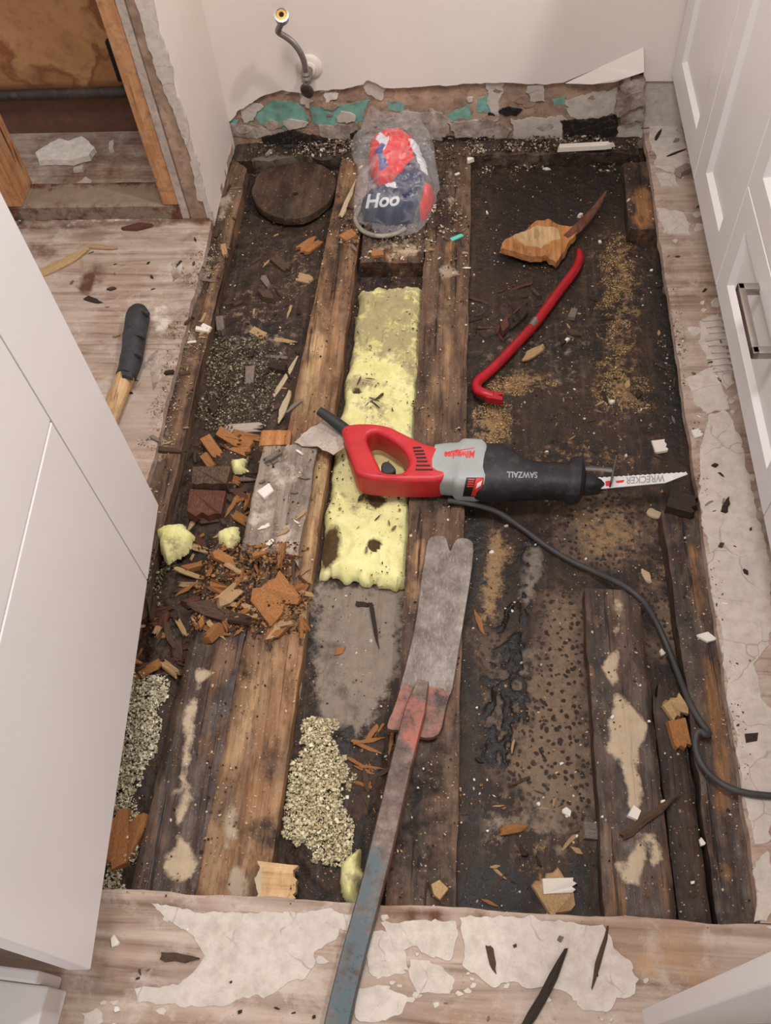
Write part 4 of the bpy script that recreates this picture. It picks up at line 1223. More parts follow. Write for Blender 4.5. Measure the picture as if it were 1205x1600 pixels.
def decal(name, quad, target, off=0.0006, n=8, th=0.0008):
    """thin printed patch lying on a curved surface; quad = its four corners in the photo"""
    bv = bvh_of(target)
    q = [np.array(p, float) for p in quad]
    G_ = [[(q[0] * (1 - u) + q[1] * u) * (1 - v) + (q[3] * (1 - u) + q[2] * u) * v for u in np.linspace(0, 1, n)] for v in np.linspace(0, 1, n)]
    top = [on_surface(bv, p[0], p[1], off) for r in G_ for p in r]
    ok = [p for p in top if p is not None]
    top = [p if p is not None else ok[0] for p in top]
    bot = [on_surface(bv, p[0], p[1], off - th) or ok[0] for r in G_ for p in r]
    V = [tuple(p) for p in top] + [tuple(p) for p in bot]
    F_ = []
    m_ = n * n
    for a in range(n - 1):
        for b in range(n - 1):
            k = a * n + b
            F_.append((k, k + 1, k + n + 1, k + n)); F_.append((m_ + k, m_ + k + n, m_ + k + n + 1, m_ + k + 1))
    per = list(range(n)) + [a * n + n - 1 for a in range(1, n)] + [(n - 1) * n + b for b in range(n - 2, -1, -1)] + [a * n for a in range(n - 2, 0, -1)]
    for k in range(len(per)):
        a, b = per[k], per[(k + 1) % len(per)]
        F_.append((a, b, m_ + b, m_ + a))
    me = mesh_np(name, V, F_)
    bm = bmesh.new(); bm.from_mesh(me); bmesh.ops.recalc_face_normals(bm, faces=bm.faces); bm.to_mesh(me); bm.free()
    shade(me, 60)
    return me


def lettering(name, text, center, width, angle, target, off=0.0006, shear=0.0, bold=0.0, stretch=1.0):
    """letters laid onto a surface: photo centre, width in photo pixels, angle of the line (degrees, counter-clockwise)"""
    me = text_me(name, text, 1.0, 0.0, shear, bold)
    bm = bmesh.new(); bm.from_mesh(me)
    bmesh.ops.triangulate(bm, faces=bm.faces)
    bmesh.ops.subdivide_edges(bm, edges=bm.edges, cuts=1)
    bm.to_mesh(me); bm.free()
    xs = [v.co.x for v in me.vertices]
    k = width / (max(xs) - min(xs))
    a = math.radians(angle)
    bv = bvh_of(target)
    last = None
    for v in me.vertices:
        x, y = v.co.x * k, v.co.y * k * stretch
        px_, py_ = center[0] + x * math.cos(a) - y * math.sin(a), center[1] - (x * math.sin(a) + y * math.cos(a))
        p = on_surface(bv, px_, py_, off) or last
        if p is not None: v.co = p; last = p
    return me


# ---- reciprocating saw
zt = 0.050
up = lambda L_: [P(a, b, zt - 0.004)[:2] for a, b in L_]
lo_ = lambda L_: [P(a, b, 0.002)[:2] for a, b in L_]
md_ = lambda L_: [P(a, b, 0.026)[:2] for a, b in L_]
saw = thing('reciprocating_saw', 'red, grey and black reciprocating saw lying across the joists', 'saw', tuple(P(700, 740, ZJ)))
outer = md_([(536, 683)]) + up([(533, 671), (542, 663), (575, 661), (606, 665), (622, 673), (662, 693), (690, 699)]) + md_([(702, 735)]) + lo_([(700, 772), (646, 773), (590, 771), (568, 767)]) + md_([(556, 748), (552, 735), (542, 706)])
hole = [P(a, b, zt)[:2] for a, b in [(574, 690), (573, 682), (579, 675), (590, 674), (607, 683), (625, 695), (637, 711), (639, 724), (631, 736), (619, 738), (597, 737), (590, 722)]]
hd = put('rear_handle', slab('rear_handle', [chaikin(outer, 2), chaikin(hole, 2)], -0.014, zt, 0.0095, 5), 'saw_red', saw)
hd['label'] = 'red plastic loop handle'
for a, b in (((645, 700), (658, 699)), ((646, 705), (662, 704.5)), ((648, 710), (664, 709.5)), ((650, 715.5), (666, 715)), ((651, 721), (668, 721)), ((650, 727.5), (672, 727.5)), ((649, 734), (676, 734))):
    sub_q = [(a[0], a[1] - 1.3), (b[0], b[1] - 1.3), (b[0] + 0.6, b[1] + 1.3), (a[0] + 0.6, a[1] + 1.3)]
    v_ = put('vent_slot', decal('vent_slot', sub_q, hd, 0.0005, 4), 'print_black', saw)
    v_.parent = hd; v_.matrix_parent_inverse = Matrix.Identity(4)
put('trigger', slab('trigger', [chaikin([P(a, b, 0.03)[:2] for a, b in [(596, 728), (606, 724), (614, 730), (620, 738), (612, 745), (596, 744)]], 1)], 0.0, 0.040, 0.004), 'rubber_black', saw)
me, sax, sla = loft('motor_housing', [(676, 696, 771), (690, 694, 772), (712, 693, 774), (717, 689, 779), (722, 688, 781), (747, 689, 782), (754, 695, 781), (760, 706, 779)], 0.018, [0.032, 0.033, 0.034, 0.037, 0.038, 0.038, 0.037, 0.034], 4.5, 40)
mh = put('motor_housing', me, 'saw_grey', saw)
mh['label'] = 'grey motor housing'
me, _, _ = loft('gearcase_boot', [(746, 694, 782), (756, 690, 784), (782, 691, 785), (794, 700, 785), (812, 711, 784), (830, 718, 783), (860, 719, 783), (884, 720, 784), (889, 713, 788), (898, 711, 790), (906, 712, 789), (910, 722, 784), (914, 734, 776)], 0.016, [0.036, 0.039, 0.040, 0.039, 0.037, 0.034, 0.032, 0.032, 0.036, 0.037, 0.036, 0.030, 0.022], 2.6, 32)
boot = put('gearcase_boot', me, 'saw_black', saw)
me, _, _ = loft('nose', [(908, 733, 776), (925, 738, 776), (938, 744, 774), (944, 749, 768)], 0.014, [0.022, 0.020, 0.017, 0.010], 3, 20)
put('nose', me, 'saw_black', saw)
put('cord_sleeve', tube('cord_sleeve', [P(545, 676, 0.026), P(530, 664, 0.030), P(514, 652, 0.036), P(499, 642, 0.040)], [0.012, 0.0115, 0.010, 0.0085], 14, smooth_n=1), 'rubber_black', saw)
# shoe and blade
sa = math.atan2(sax[1], sax[0])
for (x, y, hw, h0, h1) in ((957, 742, 0.030, -0.004, 0.040),):
    me = box_me('shoe', -0.0015, 0.0015, -hw, hw, h0, h1, 0.001)
    c = P(x, y, 0.018); me.transform(Matrix.Translation((c[0], c[1], 0)) @ Matrix.Rotation(sa - 0.12, 4, 'Z'))
    put('shoe', me, 'steel_dark', saw)
put('shoe_arm', tube('shoe_arm', [P(905, 732, 0.024), P(930, 732, 0.026), P(958, 735, 0.028)], 0.0055, 6, smooth_n=1, squash=0.6), 'steel_dark', saw)
top_e = []
for k in range(40):
    f = k / 39
    p = P(926 + (1072 - 926) * f, 747 - 9 * f, 0.020)[:2]
    top_e.append(p + np.array([0, 0.0012 if k % 2 else -0.0006]))
bl = top_e + [P(1075, 741, 0.020)[:2], P(1040, 754.5, 0.020)[:2], P(990, 759, 0.020)[:2], P(941, 763.5, 0.020)[:2], P(926, 760, 0.020)[:2]]
blade = put('saw_blade', prism('saw_blade', bl, 0.0188, 0.0202, 0.0001), 'blade_white', saw)
blade['label'] = 'white demolition blade'
ba = math.atan2(*(P(1060, 744, .02) - P(950, 752, .02))[[1, 0]])


def sub(o, parent):
    o.parent = parent; o.matrix_parent_inverse = Matrix.Identity(4)
    return o


sub(put('blade_lettering', lettering('blade_lettering', 'WRECKER', (1009, 748.6), 60, 183.6, blade, 0.0004, 0.15, 0.02, 1.15), 'print_grey', saw), blade)
for q in ([(946, 752), (954, 751), (955, 759), (947, 760)], [(962, 751.5), (976, 750), (974, 754), (964, 755)]):
    sub(put('blade_mark', decal('blade_mark', q, blade, 0.0004, 3), 'print_red', saw), blade)
sub(put('housing_lettering', lettering('housing_lettering', 'Milwaukee', (719, 710), 48, 182, mh, 0.0006, 0.25, 0.03, 1.35), 'print_red', saw), mh)
for q in ([(694, 708.5), (716, 702), (716, 703.6), (695, 709.5)], [(712, 704), (742, 699.5), (742, 700.2), (714, 705.4)]):
    sub(put('lightning_mark', decal('lightning_mark', q, mh, 0.0006, 5), 'print_red', saw), mh)
sub(put('boot_lettering', lettering('boot_lettering', 'SAWZALL', (816, 741.5), 48, 179, boot, 0.0006, 0.0, 0.02, 1.2), 'print_grey', saw), boot)
BQ = [np.array(p, float) for p in [(729, 746), (756, 746.5), (752, 776), (723, 775)]]
bpx = lambda u, v: tuple((BQ[0] * (1 - u) + BQ[1] * u) * (1 - v) + (BQ[3] * (1 - u) + BQ[2] * u) * v)
bd = put('badge', decal('badge', BQ, mh, 0.0008, 10), 'print_black', saw)
sub(put('badge_panel', decal('badge_panel', [bpx(0.58, 0.03), bpx(0.98, 0.03), bpx(0.98, 0.97), bpx(0.45, 0.97)], bd, 0.0004, 8, 0.0003), 'print_red', saw), bd)
for v in (0.08, 0.20, 0.32, 0.44):
    sub(put('badge_line', decal('badge_line', [bpx(0.14, v), bpx(0.48, v), bpx(0.48, v + 0.06), bpx(0.13, v + 0.06)], bd, 0.0004, 4, 0.0003), 'print_red', saw), bd)
sub(put('badge_mark', decal('badge_mark', [bpx(0.68, 0.30), bpx(0.92, 0.14), bpx(0.88, 0.40), bpx(0.64, 0.58)], bd, 0.0008, 4, 0.0003), 'print_white', saw), bd)

# supply cable of the saw
cz = lambda x, y, z: P(x, y, z)
cord = tube('power_cord', [cz(700, 782, -0.008), cz(735, 787, -0.010), cz(775, 797, -0.030), cz(812, 822, -0.048), cz(850, 851, -0.050), cz(890, 876, -0.050), cz(930, 894, -0.045), cz(972, 913, -0.014), cz(1002, 934, -0.012), cz(1020, 960, -0.030),
                           cz(1040, 1002, -0.045), cz(1058, 1048, -0.040), cz(1076, 1096, -0.014), cz(1096, 1130, -0.008), cz(1109, 1146, -0.004), cz(1104, 1150, 0.002), cz(1094, 1141, 0.004), cz(1086, 1150, 0.002), cz(1088, 1178, -0.006), cz(1102, 1204, -0.006), cz(1128, 1226, 0.004), cz(1160, 1239, 0.008), cz(1205, 1244, 0.008), cz(1260, 1246, 0.008)], 0.0052, 10, smooth_n=3)
put('power_cord', cord, 'cable_grey', saw)

# ---- red wrecking bar
zb = ZP + 0.016
bar = thing('wrecking_bar', 'glossy red wrecking bar with a hooked claw lying on the dark membrane', 'pry bar', tuple(P(830, 510, ZP)))
pth = [(905, 392, .0), (907, 402, 0), (901, 420, 0), (880, 447, 0), (858, 477, 0), (835, 508, 0), (805, 540, 0), (775, 572, 0), (756, 588, .004), (744, 598, .010), (745, 610, .016), (756, 615, .018), (770, 619, .016)]
put('shaft', tube('shaft', [P(x, y, zb + d) for x, y, d in pth], [.007, .010, .011, .011, .011, .011, .011, .011, .011, .011, .011, .011, .0095], 8, smooth_n=2), 'bar_red', bar)
cq = [P(a, b, zb + 0.020)[:2] for a, b in [(762, 610), (775, 611), (786, 613), (787, 617), (777, 618), (787, 621), (786, 627), (772, 625), (758, 622)]]
put('claw', prism('claw', cq, zb + 0.008, zb + 0.022, 0.002), 'bar_red', bar)
put('worn_label', tube('worn_label', [P(830, 512, zb + 0.0005), P(838, 501, zb + 0.0005)], 0.0113, 8, smooth_n=0), 'chrome', bar)['label'] = 'worn silver sticker'

# ---- long forked floor scraper
scr = thing('floor_scraper', 'long steel floor scraper with a forked blade and rusty painted shaft', 'scraper', tuple(P(660, 1100, ZJ)))
bp_ = [(667, 842), (672, 834), (686, 831), (697, 834), (701, 850), (704, 858), (709, 842), (718, 835), (734, 837), (741, 846), (737, 890), (727, 950), (716, 1020), (704, 1090), (690, 1090), (632, 1086), (622, 1080), (634, 1036), (650, 968), (658, 900), (664, 866)]
me = slab('blade', [[P(a, b, 0.0)[:2] for a, b in chaikin(bp_, 1)]], -0.0165, -0.0105, 0.0012, 1)
put('blade', me, 'scraper_steel', scr)['label'] = 'scuffed bare steel blade'
for side, q in enumerate(([(628, 1068), (650, 1070), (644, 1110), (634, 1142), (606, 1142), (604, 1132), (616, 1104)], [(654, 1070), (706, 1076), (698, 1104), (690, 1146), (672, 1156), (646, 1150), (644, 1120)])):
    poly = [P(a, b, -0.004)[:2] for a, b in chaikin(q, 1)]
    me = prism('weld_flange', poly, -0.0105, -0.0035, 0.0015)
    a_ = me.color_attributes.new('Tone', 'FLOAT_COLOR', 'POINT')
    a_.data.foreach_set('color', np.tile(np.array([0.42, 0, 0, 0], np.float32), len(me.vertices)))
    put('weld_flange', me, 'scraper_shaft', scr)


def bar_loft(name, px, w, h, tones, nseg=70):
    C = np.array(chaikin([P(a, b, z) for a, b, z in px], 2, closed=False))
    L_ = np.concatenate([[0], np.cumsum(np.linalg.norm(np.diff(C, axis=0), axis=1))])
    s_ = np.linspace(0, L_[-1], nseg)
    C = np.stack([np.interp(s_, L_, C[:, i]) for i in range(3)], 1)
    prof = [(-1, 0), (-1, 0.9), (-0.9, 1), (-0.3, 1), (0.3, 1), (0.9, 1), (1, 0.9), (1, 0.5), (1, 0)]
    V, Fc = [], []
    n = len(prof)
    for i in range(nseg):
        t_ = C[min(i + 1, nseg - 1)] - C[max(i - 1, 0)]; t_ /= np.linalg.norm(t_)
        la = np.array([-t_[1], t_[0], 0]); la /= np.linalg.norm(la)
        if la[0] < 0: la = -la
        for a, b in prof: V.append(C[i] + la * a * w * (0.55 + 0.45 * min(1, i / 6)) + np.array([0, 0, b * h]))
    for i in range(nseg - 1):
        for j in range(n): Fc.append((i * n + j, i * n + (j + 1) % n, (i + 1) * n + (j + 1) % n, (i + 1) * n + j))
    Fc += [tuple(range(n)), tuple((nseg - 1) * n + j for j in range(n))]
    V = np.array(V)
    T = blobmask(V[:, 0], V[:, 1], tones, 0.03)
    for i in range(nseg):     # the flank that faces right keeps its red paint
        for j in (6, 7, 8): T[i * n + j, 0] = max(T[i * n + j, 0], 0.5 if i < nseg * 0.55 else 0.25)
    me = mesh_np(name, V, Fc, T)
    bm = bmesh.new(); bm.from_mesh(me); bmesh.ops.recalc_face_normals(bm, faces=bm.faces); bm.to_mesh(me); bm.free()
    shade(me, 40)
    return me


put('shaft', bar_loft('shaft', [(662, 1070, -0.006), (648, 1120, -0.004), (630, 1190, 0.000), (607, 1290, 0.003), (580, 1400, 0.004), (552, 1500, 0.004), (526, 1610, 0.004), (505, 1720, 0.004)], 0.0165, 0.020, [
    (0, [(632, 1075), (700, 1075), (672, 1160), (636, 1280), (626, 1290), (640, 1180), (612, 1150)], 0.012, 0.55), (2, [(560, 1320), (610, 1320), (560, 1620), (500, 1620)], 0.03, 0.75)]), 'scraper_shaft', scr)

# ---- taped tool handle on the left
th_ = thing('taped_handle', 'old wooden tool handle with its end wrapped in black tape on the left floor', 'tool handle', tuple(P(200, 590, 0)))
tp = [(217, 482), (216, 490), (214, 505), (211, 520), (210, 524), (209, 540), (207, 552), (205, 562), (202, 575), (197, 588)]
tr_ = [0.016, 0.025, 0.0255, 0.0235, 0.0245, 0.0235, 0.0225, 0.0235, 0.0215, 0.0210]
put('tape_wrap', tube('tape_wrap', [P(a, b, 0.026) for a, b in tp], tr_, 18, smooth_n=1, squash=0.95), 'tape_black', th_)['label'] = 'creased black tape'
put('wooden_shaft', tube('wooden_shaft', [P(204, 570, 0.024), P(192, 600, 0.023), P(178, 634, 0.022), P(160, 680, 0.021), P(140, 740, 0.020)], 0.0185, 14, smooth_n=1), 'wood_tan', th_)
for k, (a, b, c_, d) in enumerate(((222, 484, 234, 492), (200, 520, 226, 527), (206, 548, 224, 556), (186, 580, 206, 592))):
    p = [P(a, b, 0.047)[:2], P(c_, b + 1, 0.047)[:2], P(c_ - 1, d, 0.047)[:2], P(a + 2, d - 3, 0.047)[:2]]
    put('tape_flap', prism('tape_flap', ragged(p, 0.004, 0.003, k, 90), 0.040, 0.0478, 0.002), 'tape_black', th_)

# ---- wooden disc
zd_ = -0.030
disc = thing('wooden_disc', 'dark round wooden disc with a small centre hole in the far left bay', 'disc', tuple(P(458, 300, ZP)))
dp_ = [(393, 302), (397, 280), (408, 266), (438, 257), (482, 251), (512, 260), (525, 277), (524, 296), (514, 314), (492, 333), (466, 341), (436, 341), (404, 326)]
rim = [P(a, b, zd_)[:2] for a, b in dp_]
hc = P(461, 302, zd_)[:2]
hl = [hc + 0.007 * np.array([math.cos(t_), math.sin(t_)]) for t_ in np.linspace(0, 6.283, 11)[:-1]]
put('disc_body', slab('disc_body', [ragged(chaikin(rim, 1), 0.012, 0.003, 4, 50), hl], zd_ - 0.022, zd_, 0.003, 2), 'wood_disc', disc)

# ---- package in clear film, pipe collar beneath it
pk = thing('plastic_bagged_package', 'crumpled clear plastic bag holding red and navy printed packaging by the back wall', 'plastic bag', tuple(P(618, 300, ZJ)))
body_px = [(578, 258), (574, 232), (584, 214), (610, 204), (640, 206), (656, 226), (668, 250), (678, 280), (676, 306), (664, 326), (640, 334), (604, 336), (568, 330), (562, 312), (580, 298), (606, 290), (612, 282), (590, 276)]
zbase = ZJ + 0.004
pt_ = [(0, [(574, 258), (572, 230), (586, 212), (612, 203), (640, 205), (648, 226), (646, 256), (630, 278), (606, 284), (584, 276)], 0.002, 1.0), (0, [(664, 290), (682, 276), (682, 310), (664, 330), (658, 322)], 0.002, 1.0),
       (1, [(562, 304), (590, 296), (612, 288), (640, 262), (652, 262), (662, 290), (650, 320), (628, 336), (566, 332)], 0.002, 1.0), (2, [(636, 222), (648, 224), (664, 250), (668, 274), (656, 276), (650, 250), (640, 236)], 0.002, 1.0),
       (0, [(570, 304), (600, 288), (606, 292), (578, 308)], 0.002, 1.0), (2, [(594, 212), (606, 226), (600, 236), (588, 228)], 0.002, 1.0), (3, [(584, 240), (600, 236), (608, 258), (596, 264)], 0.003, 1.0), (2, [(598, 232), (606, 240), (600, 256), (594, 250)], 0.002, 1.0),
       (2, [(596, 284), (612, 280), (618, 296), (604, 304)], 0.002, 0.9)]
zpk = zbase + 0.045
me, hf = dome_me('packaging', ragged([P(a, b, zbase + 0.03) for a, b in body_px], 0.006, 0.005, 6, 60), zbase, 0.050, 0.0022, 0.010, 31, 0.03, pt_, zpk, 24)
pkb = put('packaging', me, 'package_print', pk)
pkb['label'] = 'red and navy printed packaging'
sub(put('package_lettering', lettering('package_lettering', 'Hoo', (596, 314), 54, 5, pkb, 0.0012, 0.3, 0.03, 1.0), 'print_white', pk), pkb)
film_px = [(551, 238), (560, 206), (580, 190), (606, 180), (630, 179), (652, 192), (668, 214), (682, 244), (684, 286), (672, 326), (650, 352), (620, 358), (586, 354), (558, 336), (552, 312), (560, 292), (576, 276), (562, 264)]
me, _ = dome_me('clear_bag', ragged([P(a, b, zbase + 0.02) for a, b in film_px], 0.006, 0.006, 9, 50), zbase, 0.060, 0.0025, 0.016, 52, 0.035, (), 0, 20)
put('clear_bag', me, 'clear_film', pk)['label'] = 'clear plastic film'
cc = P(600, 338, -0.010)
bm = bmesh.new()
Vr = []
R0, r0 = 0.066, 0.0055
me = tube('pipe_collar', [(cc[0] + R0 * math.cos(t_), cc[1] + R0 * math.sin(t_), -0.0115) for t_ in np.linspace(2.2, 5.6, 30)], r0, 8, smooth_n=1)
tag(put('pipe_collar', me, 'pipe_collar_grey'), 'curved grey plastic ring half buried under the plastic bag', 'pipe ring')

# ---- water valve and hose on the back wall
pw = lambda x, y, o: PY(x, y, YB - o)
vl = thing('supply_valve', 'chrome shut-off valve and braided hose hanging from the back wall', 'valve', tuple(pw(480, 130, 0)))
put('valve_body', tube('valve_body', [pw(483, 106, -0.005), pw(482, 112, 0.03), pw(480, 122, 0.046)], [0.010, 0.010, 0.011], 14, smooth_n=0), 'chrome', vl)
put('valve_neck', lathe('valve_neck', [(0.010, 0), (0.012, 0.004), (0.009, 0.010), (0.013, 0.014), (0.009, 0.020), (0.012, 0.026), (0.008, 0.032)], pw(480, 128, 0.046), pw(476, 100, 0.055) - pw(480, 128, 0.046)), 'chrome', vl)
hcx = pw(480, 142, 0.060)
me = bpy.data.meshes.new('oval_handle')
bm = bmesh.new(); bmesh.ops.create_uvsphere(bm, u_segments=20, v_segments=12, radius=1); bm.to_mesh(me); bm.free(); shade(me, 60)
me.transform(Matrix.Translation(hcx) @ Matrix.Rotation(0.5, 4, 'X') @ Matrix.Diagonal((0.0155, 0.007, 0.030, 1)))
put('oval_handle', me, 'steel_dark', vl)
put('braided_hose', tube('braided_hose', [pw(477, 108, 0.055), pw(476, 98, 0.056), pw(470, 82, 0.058), pw(458, 66, 0.060), pw(446, 57, 0.062), pw(437, 52, 0.064), pw(434, 49, 0.066), pw(436, 44, 0.070), pw(440, 36, 0.078)], 0.0068, 12, smooth_n=3), 'braid_steel', vl)
ax_ = CAM - pw(441, 22, 0.09); ax_ = ax_ / np.linalg.norm(ax_) + np.array([0, 0, 0.5])
nc = pw(441, 30, 0.080)
put('hose_nut', lathe('hose_nut', [(0.010, 0), (0.015, 0.004), (0.0155, 0.020), (0.0165, 0.022), (0.0165, 0.028), (0.012, 0.0285), (0.0115, 0.022)], nc, ax_, 12), 'chrome', vl)
u_ = ax_ / np.linalg.norm(ax_)
put('brass_insert', lathe('brass_insert', [(0.0112, 0.020), (0.0112, 0.0265), (0.0055, 0.0268), (0.005, 0.022)], nc, ax_, 20), 'brass', vl)
put('insert_bore', lathe('insert_bore', [(0.0053, 0.022), (0.0053, 0.0262), (0.001, 0.0263)], nc, ax_, 14), 'dark_gap', vl)
cap = thing('wall_cap', 'round white plastic wall plate behind the braided hose', 'wall plate', tuple(pw(484, 104, 0)))
put('flange', lathe('flange', [(0.030, 0), (0.030, 0.003), (0.026, 0.007), (0.016, 0.009)], pw(484, 104, 0), (0, -1, 0), 28), 'white_plastic', cap)
put('sleeve', lathe('sleeve', [(0.016, 0.007), (0.015, 0.016), (0.009, 0.017)], pw(484, 104, 0), (0, -1, 0.1), 20), 'white_plastic', cap)


# ================================================================== BROKEN WOOD, PLASTER AND LOOSE DEBRIS
SURF_N = [([np.array(p) for p in pl], z) for pl, z in SURF]


def zmap(x, y):
    z = pit_z(x, y)
    for pl, zz in SURF_N:
        i = sdist(x, y, pl) < 0
        z = np.where(i & (zz > z), zz, z)
    return np.where((x < HX0) | (x > HX1) | (y < HY0), 0.001, z)


ZS = 0.004
zx, zy = np.meshgrid(np.arange(-0.7, 0.5, ZS), np.arange(0.15, 2.1, ZS), indexing='ij')
ZGRID = zmap(zx.ravel(), zy.ravel()).reshape(zx.shape)


def surf_z(x, y):
    if x < HX0 or x > HX1 or y < HY0: return 0.0005
    return float(ZGRID[min(int((x + 0.7) / ZS), zx.shape[0] - 1), min(int((y - 0.15) / ZS), zx.shape[1] - 1)])


def chip_mesh(kind, seed):
    """unit-length fragments, length along local Y, lying on z = 0"""
    r = random.Random(seed)
    if kind == 'sliver':          # long splinter with torn ends
        e0, e1 = r.choice((0.15, 0.5, 0.75)), r.choice((0.1, 0.3, 0.6))
        st = [(-0.5, e0), (-0.36, min(1, e0 + 0.35)), (-0.12, r.uniform(0.85, 1.0)), (0.15, r.uniform(0.8, 1.0)), (0.33, min(0.95, e1 + 0.35)), (0.5, e1)]
        V, Fc = [], []
        bend = r.uniform(-0.25, 0.25)
        for k, (y, w) in enumerate(st):
            ox = bend * (1 - (2 * y) ** 2) + r.uniform(-0.12, 0.12)
            zt_ = r.uniform(0.6, 1.1) * (0.5 + 0.5 * w)
            jag = 0.05 if k in (0, 5) else 0.015
            for (a, b) in ((-0.5, 0.0), (0.5, 0.0), (0.47, 0.7), (0.05, 1.0), (-0.49, 0.85)):
                V.append((a * w + ox, y + r.uniform(-jag, jag), b * zt_))
        n = 5
        for i in range(len(st) - 1):
            for j in range(n): Fc.append((i * n + j, i * n + (j + 1) % n, (i + 1) * n + (j + 1) % n, (i + 1) * n + j))
        Fc += [tuple(range(n)), tuple((len(st) - 1) * n + j for j in range(n))]
        me = mesh_np('splinter', V, Fc)
    elif kind == 'frayed':         # flat chip whose ends are torn into teeth
        pts = []
        n = 5
        for k in range(n + 1): pts.append((-0.5 + k / n, -0.5 + (r.random() * 0.22 if k % 2 else r.random() * 0.05)))
        for k in range(n + 1): pts.append((0.5 - k / n + r.uniform(-0.03, 0.03), 0.5 - (r.random() * 0.35 if k % 2 else r.random() * 0.08)))
        me = prism('chip', [np.array(p) for p in pts], 0, 1, 0.03)
        for v in me.vertices: v.co.z *= (0.75 + 0.35 * math.sin(v.co.x * 9 + seed))
    elif kind == 'flake':          # angular flake
        n = r.choice((4, 5, 6))
        pts = [np.array((0.5 * math.cos(t_) * r.uniform(0.55, 1.2), 0.5 * math.sin(t_) * r.uniform(0.55, 1.2))) for t_ in [2 * math.pi * (k + r.uniform(-0.3, 0.3)) / n for k in range(n)]]
        me = prism('flake', pts, 0, 1, 0.05)
        for v in me.vertices:
            if v.co.z > 0.5: v.co.z *= r.uniform(0.75, 1.1)
    else:                          # stubby block with broken end
        pts = [np.array(p) for p in [(-0.5, -0.5), (0.5, -0.48), (0.48, 0.36), (0.3, 0.5), (0.12, 0.40), (-0.1, 0.52), (-0.28, 0.38), (-0.5, 0.46)]]
        pts = [p + np.array((r.uniform(-0.04, 0.04), r.uniform(-0.04, 0.04))) for p in pts]
        me = prism('block', pts, 0, 1, 0.04)
        for v in me.vertices:
            if v.co.z > 0.5: v.co.z += r.uniform(-0.18, 0.1)
    bm = bmesh.new(); bm.from_mesh(me); bmesh.ops.recalc_face_normals(bm, faces=bm.faces); bm.to_mesh(me); bm.free()
    if kind == 'sliver': shade(me, 20)
    return me


CHIPS = {}


def chip_data(kind, mat, var):
    k = (kind, mat, var)
    if k not in CHIPS:
        me = chip_mesh(kind, var * 13 + len(kind) * 5)
        me.materials.append(MAT[mat])
        CHIPS[k] = me
    return CHIPS[k]


def fragment(name, kind, mat, a, b, w, th, label, cat, group=None, var=None, z=None, tilt=None, lift=0.0):
    """a fragment whose long side runs between two points of the photo (a, b), resting on what lies below"""
    var = random.randrange(4) if var is None else var
    zz = ZJ if z is None else z
    for _ in range(3):
        p = P((a[0] + b[0]) / 2, (a[1] + b[1]) / 2, zz)
        if z is None: zz = surf_z(p[0], p[1])
    pa, pb = P(a[0], a[1], zz), P(b[0], b[1], zz)
    L = max(np.linalg.norm(pa - pb), 0.006)
    c = (pa + pb) / 2
    ang = math.atan2((pb - pa)[1], (pb - pa)[0]) - math.pi / 2
    o = bpy.data.objects.new(name, chip_data(kind, mat, var))
    COL.objects.link(o)
    tl = tilt if tilt is not None else (random.uniform(-0.08, 0.08), random.uniform(-0.12, 0.12))
    o.rotation_euler = Euler((tl[0], tl[1], ang), 'XYZ')
    o.scale = (w, L, th)
    o.location = (c[0], c[1], zz + abs(math.sin(tl[0])) * L * 0.35 + lift)
    tag(o, label, cat, group)
    return o


PALE, TAN, ORG, RED, DRK, GRY, BRN = 'wood_pale', 'wood_tan', 'wood_orange', 'wood_reddish', 'wood_blackish', 'wood_grey', 'wood_joist_brown'
# --- fragments the photograph shows one by one
ch = thing('plywood_chunk', 'broken orange plywood chunk with a long dark splinter above the red bar', 'plywood', tuple(P(850, 375, ZP)))
zc = ZP + 0.030
poly = ragged([P(a, b, zc) for a, b in [(780, 388), (790, 372), (812, 362), (838, 344), (856, 340), (880, 350), (904, 352), (892, 376), (884, 396), (870, 414), (856, 402), (830, 402), (806, 394)]], 0.006, 0.006, 2, 60)
put('plywood_body', prism('plywood_body', poly, ZP + 0.016, zc, 0.003), 'wood_orange', ch)
poly2 = ragged([P(a, b, zc) for a, b in [(800, 372), (838, 350), (872, 354), (880, 372), (850, 386), (820, 384)]], 0.005, 0.006, 4, 70)
put('torn_veneer', prism('torn_veneer', poly2, zc - 0.001, zc + 0.0022, 0.003), 'wood_tan', ch)
put('long_splinter', tube('long_splinter', [P(884, 372, zc - 0.004), P(910, 350, zc), P(930, 326, zc + 0.004), P(948, 298, zc + 0.008)], [0.012, 0.012, 0.008, 0.002], 6, smooth_n=1, squash=0.5), 'wood_reddish', ch)

